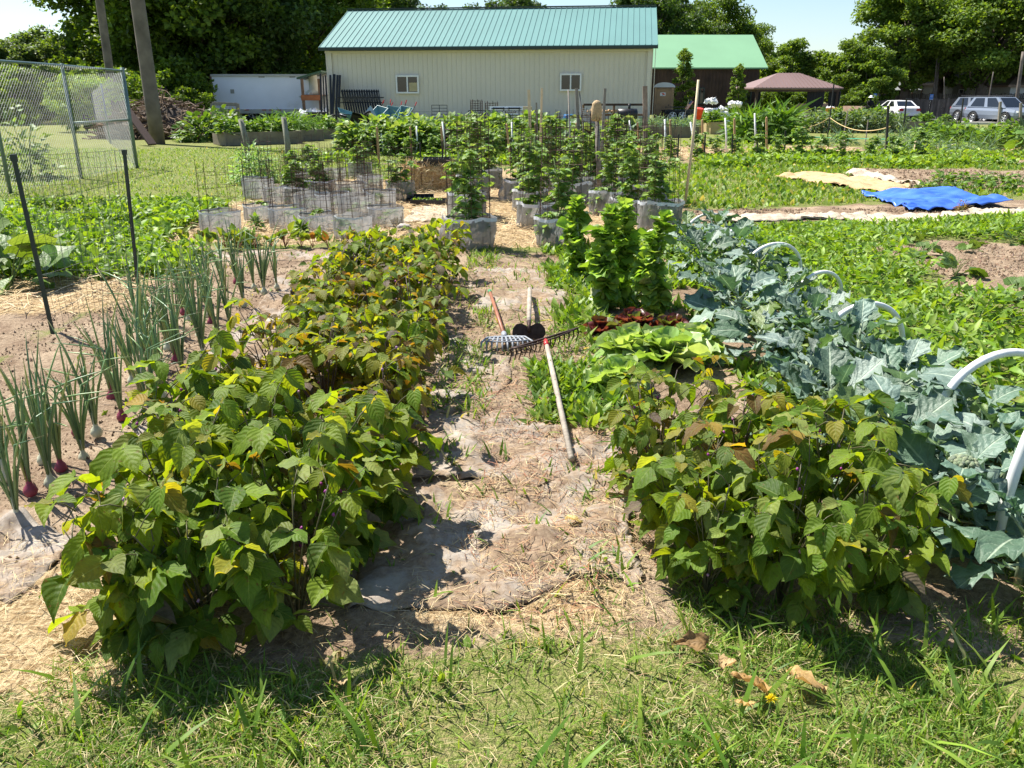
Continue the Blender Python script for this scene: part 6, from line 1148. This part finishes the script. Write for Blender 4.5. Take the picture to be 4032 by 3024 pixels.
onf = lambda k: herb(810 + k, .4, T_blade, [(.14, .24, .14), (.2, .3, .18)], 70, .16, (.25, .42), 'leek_plant', 'leek', curl=.9)
row('onf', onf, [(*G(u, v),) for u, v in [(3450, 590), (3490, 585), (3530, 595), (3570, 600), (3610, 605), (3650, 600), (3690, 610), (3730, 600), (3770, 612), (3810, 608), (3860, 615), (3900, 605), (3540, 575), (3600, 580), (3490, 560), (3550, 550), (3610, 560), (3300, 560), (3350, 570), (3260, 580)]], 'tuft of grey-green far onion leaves', 'leek', 'onion tufts in the straw at the right', where='of the tufts in the far straw')
tomf = lambda k: tomato(820 + k, .65, 1.0)
row('tomf', tomf, [(x, 22.2 + rnd(-.4, .4)) for x in np.linspace(-3.8, 10.5, 26)], 'loose staked tomato plant', 'tomato plant', 'tomatoes along the far stake row', where='from the left along the far stake row')
row('leafh', lambda k: herb(830 + k, .75, T_wide, [(.05, .10, .02), (.10, .19, .03), (.16, .26, .05)], 420, .75, (.1, .2), 'shrub', 'shrub'), [(*G(805, 555),), (*G(870, 520),), (*G(905, 545),)], 'dark leafy shrub at the left of the raised beds', 'shrub', None, s=(1.2, 1.5), where='from the left')
row('leafh2', lambda k: herb(840, .35, T_wide, [(.2, .3, .12), (.26, .36, .16)], 160, .4, (.08, .14), 'shrub', 'shrub'), [(*G(735, 560),)], 'small pale round shrub at the foot of the brush pile', 'shrub', None, where='by the pole')
# ------------------------------------------------------------------ brush pile, poles, gate
bp_ = thing('brush_pile', 'big heap of cut brown branches behind the utility pole', 'brush pile', (-13.8, 34, 0)); mb = MB(); r = np.random.RandomState(8)
for i in range(900):
    a = r.rand() * 6.28; q = sqrt(r.rand()); c = np.array([cos(a) * 2.6 * q, sin(a) * 1.5 * q, (1 - q) * 1.75 * r.rand() ** .5 + .08]); d = nrm(np.array([r.randn(), r.randn(), r.randn() * .35])) * r.uniform(.3, 1.0); b = r.normal(0, .12, 3); k = r.uniform(.5, 1.5); mb.tube([c - d, c - d * .3 + b, c + d * .4 + b, c + d], np.array([.028, .024, .018, .008]) * r.uniform(.5, 1.5), 4, (k, k * .95, k * .85))
mb.build('branches', pm('branch_bark', (.17, .12, .085), .85, .3, 3), bp_); mb = MB(); mb.lathe([(2.2, 0), (1.7, .6), (1.0, 1.0), (.2, 1.3)], 16); o = mb.build('litter_core', pm('litter', (.06, .045, .035), .95, .4, 3), bp_); o.scale = (1, .6, 1)
mb = MB(); p = G(560, 575); mb.bar((p[0] - .9, p[1] + 1, 1.35), (p[0] + .35, p[1], .05), .28, .06); tag(mb.build('wooden_board', M_rust), 'grey board leaning down to the left of the utility pole', 'board')
M_up = pm('utility_pole_wood', (.15, .125, .105), .85, .35, 2.0, bump=.7, bsc=14)
def upole(base, top, r0, r1, lab, Ht=11):
    x, y = base; tx, _, tz = H(top[0], top[1], y); k = Ht / tz; mb = MB(); P = [(x + (tx - x) * k * q, y, Ht * q - .05) for q in np.linspace(0, 1, 8)]; mb.tube(P, np.linspace(r0, r1, 8), 16); return tag(mb.build('utility_pole', M_up, smooth=True), lab, 'utility pole')
upole(G(622, 566), (541, 0), .245, .2, 'thick weathered wooden utility pole on the left lawn'); upole((H(432, 300, 42)[0], 42), (392, 0), .2, .17, 'thinner wooden utility pole behind the chain link fence')
for base, topp, r_, lab, Ht in [((H(3680, 430, 80)[0], 80), (3700, 212), .13, 'orange-brown wooden utility pole between the houses', None), ((H(3672, 430, 79)[0], 79), (3690, 228), .06, 'thin pale metal pole beside the orange-brown one', None), ((H(4002, 420, 62)[0], 62), (4030, 200), .13, 'grey wooden utility pole at the right picture edge', None), ((H(3345, 430, 120)[0], 120), (3351, 165), .16, 'far utility pole above the trees right of the gazebo', None), ((H(3383, 430, 110)[0], 110), (3385, 210), .12, 'far short utility pole above the trees', None), ((H(3892, 400, 70)[0], 70), (3912, 280), .05, 'thin green metal pole before the houses', None), ((H(3730, 400, 70)[0], 70), (3718, 300), .04, 'thin pole with a round knob before the grey house', None)]:
    tz = H(topp[0], topp[1], base[1])[2]; upole(base, topp, r_, r_ * .8, lab, tz)
a = H(3470, 272, 80); b = H(3690, 230, 80); rope(a, b, .9, .02, M_black, 'drooping cable across the right trees', 'cable')
gt = thing('wooden_gate', 'grey timber post-and-rail frame before the trailer', 'gate'); a = H(835, 408, 40); b = H(935, 412, 40); mb = MB(); mb.bar((a[0], 40, 0), a, .14, .14); mb.bar((b[0], 40, 0), (b[0], 40, a[2]), .14, .14); mb.build('post', M_w2, gt); mb = MB(); mb.bar(a, b, .08, .16); mb.bar(np.array(a) - (0, 0, .35), np.array(b) - (0, 0, .35), .08, .12); mb.build('rail', M_w2, gt)
vine = herb(850, 1.2, T_wide, [(.09, .07, .05), (.12, .13, .05)], 220, .5, (.08, .16), 'dead_vine', 'vine'); spawn(('vine', 0), vine, ((a[0] + b[0]) / 2 + .4, 39.7, 0), 0, 1, 'tangle of dry brown vine on the timber frame', 'vine')
# ------------------------------------------------------------------ houses at the right
def house(x, y, w, d, h, rh, wall_c, roof_c, lab, rz=0, wins=()):
    r_ = thing('house', lab, 'house', (x, y, 0), rz); Mw = pm('hw%d' % int(wall_c[0] * 1000), wall_c, .7, .06, 1); Mr = pm('hr%d' % int(roof_c[0] * 1000), roof_c, .9, .15, 3); mb = MB(); mb.box((w / 2, d / 2, h / 2), (w, d, h)); mb.build('wall', Mw, r_)
    pass
    mb = MB(); o_ = .5; A_ = np.array([(-o_, -o_, h), (w + o_, -o_, h), (w + o_, d + o_, h), (-o_, d + o_, h), (d / 2.4, d / 2, h + rh), (w - d / 2.4, d / 2, h + rh)]); B_ = A_ - (0, 0, .2); mb.add(np.concatenate([A_, B_]), [(0, 1, 5, 4), (1, 2, 5), (2, 3, 4, 5), (3, 0, 4), (6, 7, 1, 0), (7, 8, 2, 1), (8, 9, 3, 2), (9, 6, 0, 3), (9, 8, 7, 6)]); mb.build('roof', Mr, r_)
    for wx0, wz0, ww, wh in wins: window(r_, wx0, wx0 + ww, wz0, wz0 + wh, -.03)
p = H(3600, 420, 95); house(p[0], 95, 10, 8, 2.9, 1.9, (.25, .24, .19), (.26, .20, .17), 'grey-green house with a brown roof behind the trees, middle one', 0, ((2, 1.1, 1.2, 1.2), (5.5, 1.1, 1.3, 1.2)))
p = H(3740, 420, 88); house(p[0], 88, 7.5, 7, 2.8, 1.4, (.27, .26, .21), (.30, .23, .19), 'grey-green house with white windows beside the big maple', 0, ((2.4, 1.0, .9, 1.5), (3.9, 1.1, 1.8, 1.2), (.6, 1.1, 1, 1.1)))
p = H(3965, 420, 80); house(p[0], 80, 12, 8, 2.5, 1.6, (.62, .62, .62), (.33, .24, .19), 'white-sided house at the right picture edge', 0, ((2.5, 1, 1.2, 1.1),))
p = H(3480, 420, 105); house(p[0], 105, 5, 6, 2.7, 2.3, (.38, .37, .34), (.34, .29, .27), 'small far house with a pale roof right of the round tree', 0)
p = H(3500, 420, 86); gp = thing('canopy_shelter', 'small shelter with a pale grey pyramid roof behind the fence', 'shelter', (p[0], 86, 0)); mb = MB(); mb.add([(0, 0, 2.1), (2.2 * 1.0, 0, 2.1), (2.2, 2.2, 2.1), (0, 2.2, 2.1), (.9, 1.1, 3.0)], [(0, 1, 4), (1, 2, 4), (2, 3, 4), (3, 0, 4), (3, 2, 1, 0)]); o = mb.build('roof', pm('grey_canopy', (.36, .38, .40), .5, .1), gp); o.scale = (1.5, 1, 1); 
for xx in (.1, 3.1):
    for yy in (.1, 2.1): mb = MB(); mb.bar((xx, yy, 0), (xx, yy, 2.1), .1, .1); mb.build('post', M_wd, gp)
# ------------------------------------------------------------------ trees
M_bark = pm('bark', (.10, .078, .06), .9, .35, 3, bump=.5)
def tree(seed, Ht, rad, z0, ncl, nl, leaf, cols, trunk=.35, form='oak'):
    def f():
        r = np.random.RandomState(seed); root = thing('tree', '', 'tree'); tb = MB(); lf = MB(); cz = (z0 + Ht) / 2; hz = (Ht - z0) / 2
        top = Ht * (.9 if form != 'oak' else .62); tb.tube([(0, 0, -.1), (.1 * r.randn(), .1 * r.randn(), z0), (.2 * r.randn(), .2 * r.randn(), top)], [trunk * 1.15, trunk * .85, trunk * .2], 9)
        T = []; Nn = []; sh = []
        for i in range(ncl):
            v = nrm(r.normal(size=3)); q = r.uniform(.25, 1) ** .45
            if form == 'cone': h_ = r.rand() ** 1.3; a = r.rand() * 6.28; rr_ = rad * (1 - h_) ** .75 * (.55 + .45 * r.rand()) + .1; c = np.array([cos(a) * rr_, sin(a) * rr_, z0 + h_ * (Ht - z0)]); cr = rad * r.uniform(.16, .28)
            else: c = np.array([v[0] * rad * q, v[1] * rad * q, cz + v[2] * hz * q]); c[:2] *= 1 + .15 * r.randn(); cr = rad * r.uniform(.13, .26)
            if i % 4 == 0:
                b = np.array([0, 0, max(z0 * .8, c[2] * .55)]); m_ = (b + c) / 2 + r.normal(0, .1 * rad * .3, 3); tb.tube([b, m_, c], [trunk * .3, trunk * .2, trunk * .06], 5)
            k = r.normal(size=(nl, 3)); k = nrm(k) * (r.rand(nl, 1) ** .4) * cr * (1.15, 1.15, .75); T.append(c + k); Nn.append(nrm(k) * .5 + r.normal(0, .45, (nl, 3)) + (0, 0, .6)); sh.append(np.full(nl, r.uniform(.8, 1.2)))
        T = np.concatenate(T); Nn = np.concatenate(Nn); sh = np.concatenate(sh); N = len(T); C = pal(N, cols, [4, 4, 2], .2) * sh[:, None]; S = r.uniform(.7, 1.3, N) * leaf; tv = T_diam[0] * np.array([.75, 1, 1])
        lf.many(place(tv, r.normal(size=(N, 3)) * (1, 1, .6), Nn, T, S), T_diam[1], C, T_diam[2]); tb.build('trunk', M_bark, root, True); lf.build('crown', M_tree, root); return root
    return f
OK = [(.12, .20, .026), (.17, .26, .034), (.065, .115, .016)]; MP = [(.14, .225, .034), (.19, .28, .046), (.08, .14, .022)]; LT = [(.12, .19, .06), (.16, .23, .08), (.08, .13, .04)]
def tr_(key, bld, u, Y, s, lab, grp=None, rz=None, sz=None): x = H(u, 375, Y)[0]; spawn(key, bld, (x, Y, 0), rnd(0, 6) if rz is None else rz, s, lab, 'tree', grp, sz=sz)
oak = tree(900, 14, 5.6, 1.0, 130, 260, .30, OK); oak2 = tree(901, 13, 5.2, .6, 120, 260, .30, [(.07, .13, .03), (.10, .17, .04), (.045, .09, .018)])
tr_('oak', oak, 640, 66, 1.15, 'tall dark oak-like tree behind the thick utility pole', 'tall trees behind the trailer'); tr_('oak', oak, 800, 64, 1.3, 'tall dark tree rising above the brush pile', 'tall trees behind the trailer'); tr_('oak2', oak2, 940, 66, 1.15, 'tall greyish-green feathery tree above the trailer', 'tall trees behind the trailer'); tr_('oak', oak, 1140, 74, 1.35, 'tall dark tree above the trailer, nearest to the shed', 'tall trees behind the trailer'); tr_('oak2', oak2, 1290, 86, 1.1, 'tree peeking over the left end of the shed roof', 'tall trees behind the trailer'); tr_('oak', oak, 760, 78, 1.3, 'dark backing tree between the two utility poles', 'tall trees behind the trailer'); tr_('oak2', oak2, 610, 72, .85, 'mid green tree behind the thick utility pole', 'tall trees behind the trailer')
tr_('oak', oak, 1050, 92, 1.5, 'dark tree farthest back above the trailer', 'tall trees behind the trailer'); tr_('oak2', oak2, 1600, 100, 1.02, 'tree top showing above the shed roof, left one'); tr_('oak2', oak2, 2000, 105, 1.02, 'tree top showing above the shed roof, middle one')
wil = tree(903, 9, 4.2, .3, 110, 200, .32, LT, .3)
for k, (u, Y, s_, lab) in enumerate([(60, 62, .60, 'pale feathery tree behind the chain link fence, leftmost'), (230, 66, .72, 'pale feathery tree behind the fence, right of the leftmost'), (-120, 60, .68, 'pale feathery tree cut by the left picture edge'), (350, 72, .72, 'pale feathery tree before the thinner pole'), (150, 80, .80, 'dark green tree behind the two pale feathery ones')]): tr_('wil', wil, u, Y, s_, lab, 'trees behind the chain link fence')
bsh = tree(904, 2.6, 1.7, .05, 50, 160, .16, [(.20, .32, .05), (.28, .40, .08), (.15, .25, .04)], .08)
tr_('bsh', bsh, 330, 40, .95, 'bright yellow-green bush behind the chain link fence'); tr_('bsh2', tree(905, 2.6, 1.8, .05, 50, 160, .18, OK, .08), 60, 50, 1.2, 'dark bush behind the chain link fence at the left edge'); tr_('bsh2', None, 200, 52, 1.3, 'dark bush behind the fence under the feathery trees'); tr_('bsh2', None, 480, 48, 1.2, 'dark bush between the fence and the utility poles'); tr_('bsh2', None, 1100, 62, 1.2, 'dark bush beneath the trailer end'); tr_('bsh2', None, 745, 52, .8, 'dark green bush left of the trailer'); tr_('bsh2', None, 660, 56, 1.5, 'dark bush behind the brush pile'); tr_('bsh2', None, 330, 60, 1.6, 'dark bush behind the bright yellow-green one'); tr_('bsh2', None, -60, 54, 1.6, 'dark bush cut by the left picture edge')
tr_('oak2', oak2, 2640, 105, .98, 'dark tree rising behind the light green roof, left one', 'trees behind the dark barn'); tr_('oak', oak, 2800, 112, 1.0, 'dark tree rising behind the light green roof, right one', 'trees behind the dark barn'); tr_('oak2', oak2, 2530, 98, 1.03, 'dark tree at the right end of the shed roof', 'trees behind the dark barn'); tr_('oak', oak, 2910, 120, .8, 'low dark tree beside the right end of the light green roof', 'trees behind the dark barn')
pear = tree(906, 3.9, .85, .5, 60, 80, .14, MP, .06, 'cone'); tr_('pear', pear, 2685, 59, 1.15, 'young cone-shaped tree standing before the dark barn'); tr_('pear', pear, 2900, 58, .9, 'thin young tree between the dark barn and the gazebo')
rt_ = tree(907, 6.2, 2.6, .6, 80, 200, .24, MP, .16); tr_('rt', rt_, 3110, 84, 1.05, 'mid-sized tree behind the left of the gazebo roof'); tr_('rt', rt_, 3330, 74, .85, 'bushy tree just right of the gazebo roof', sz=.95); tr_('rt', rt_, 3430, 72, .85, 'bushy dark green tree left of the white car')
hed = tree(908, 4.4, 2.8, .1, 70, 200, .26, OK, .14)
for k, (u, Y, s_, lab) in enumerate([(3000, 92, 1.1, 'hedge tree right behind the dark barn end'), (3080, 95, .9, 'hedge tree behind the gazebo, left one'), (3180, 94, 1.25, 'hedge tree behind the gazebo, middle one'), (3260, 92, 1.3, 'hedge tree behind the gazebo, right one'), (3360, 100, 1.2, 'hedge tree behind the bushy tree right of the gazebo'), (3150, 74, .5, 'low round bush under the gazebo roof'), (3060, 72, .55, 'low round bush behind the left gazebo posts'), (3385, 69, .48, 'low round bush right of the gazebo'), (3560, 100, .9, 'dark hedge tree behind the white car'), (3640, 98, .7, 'low dark hedge tree beside the middle house')]): tr_('hed', hed, u, Y, s_, lab, 'hedge trees at the right')
map_ = tree(909, 12.5, 4.6, 2.4, 135, 240, .30, MP, .45); map2 = tree(910, 12, 4.8, 2.6, 135, 240, .30, MP, .5)
for k, (kk, u, Y, s_, lab) in enumerate([('map', 3560, 82, 1.0, 'big maple with a rounded crown, leftmost of the big maples'), ('map', 3690, 88, 1.18, 'tallest big maple above the middle house'), ('map2', 3860, 78, 1.0, 'big maple with thick dark trunk behind the silver-grey car'), ('map2', 3990, 84, 1.15, 'big maple above the white-sided house'), ('map', 4110, 80, 1.15, 'big maple cut by the right picture edge'), ('map2', 3620, 96, .95, 'maple behind the two leftmost big maples')]): tr_(kk, map_ if kk == 'map' else map2, u, Y, s_, lab, 'big maples at the right')
for k, u in enumerate(range(-900, 5200, 430)): tr_('hed', hed, u, 150 + 20 * (k % 3), rnd(1.7, 2.3), f'far hazy tree on the horizon, {ORD[k]} from the left', 'far trees on the horizon')
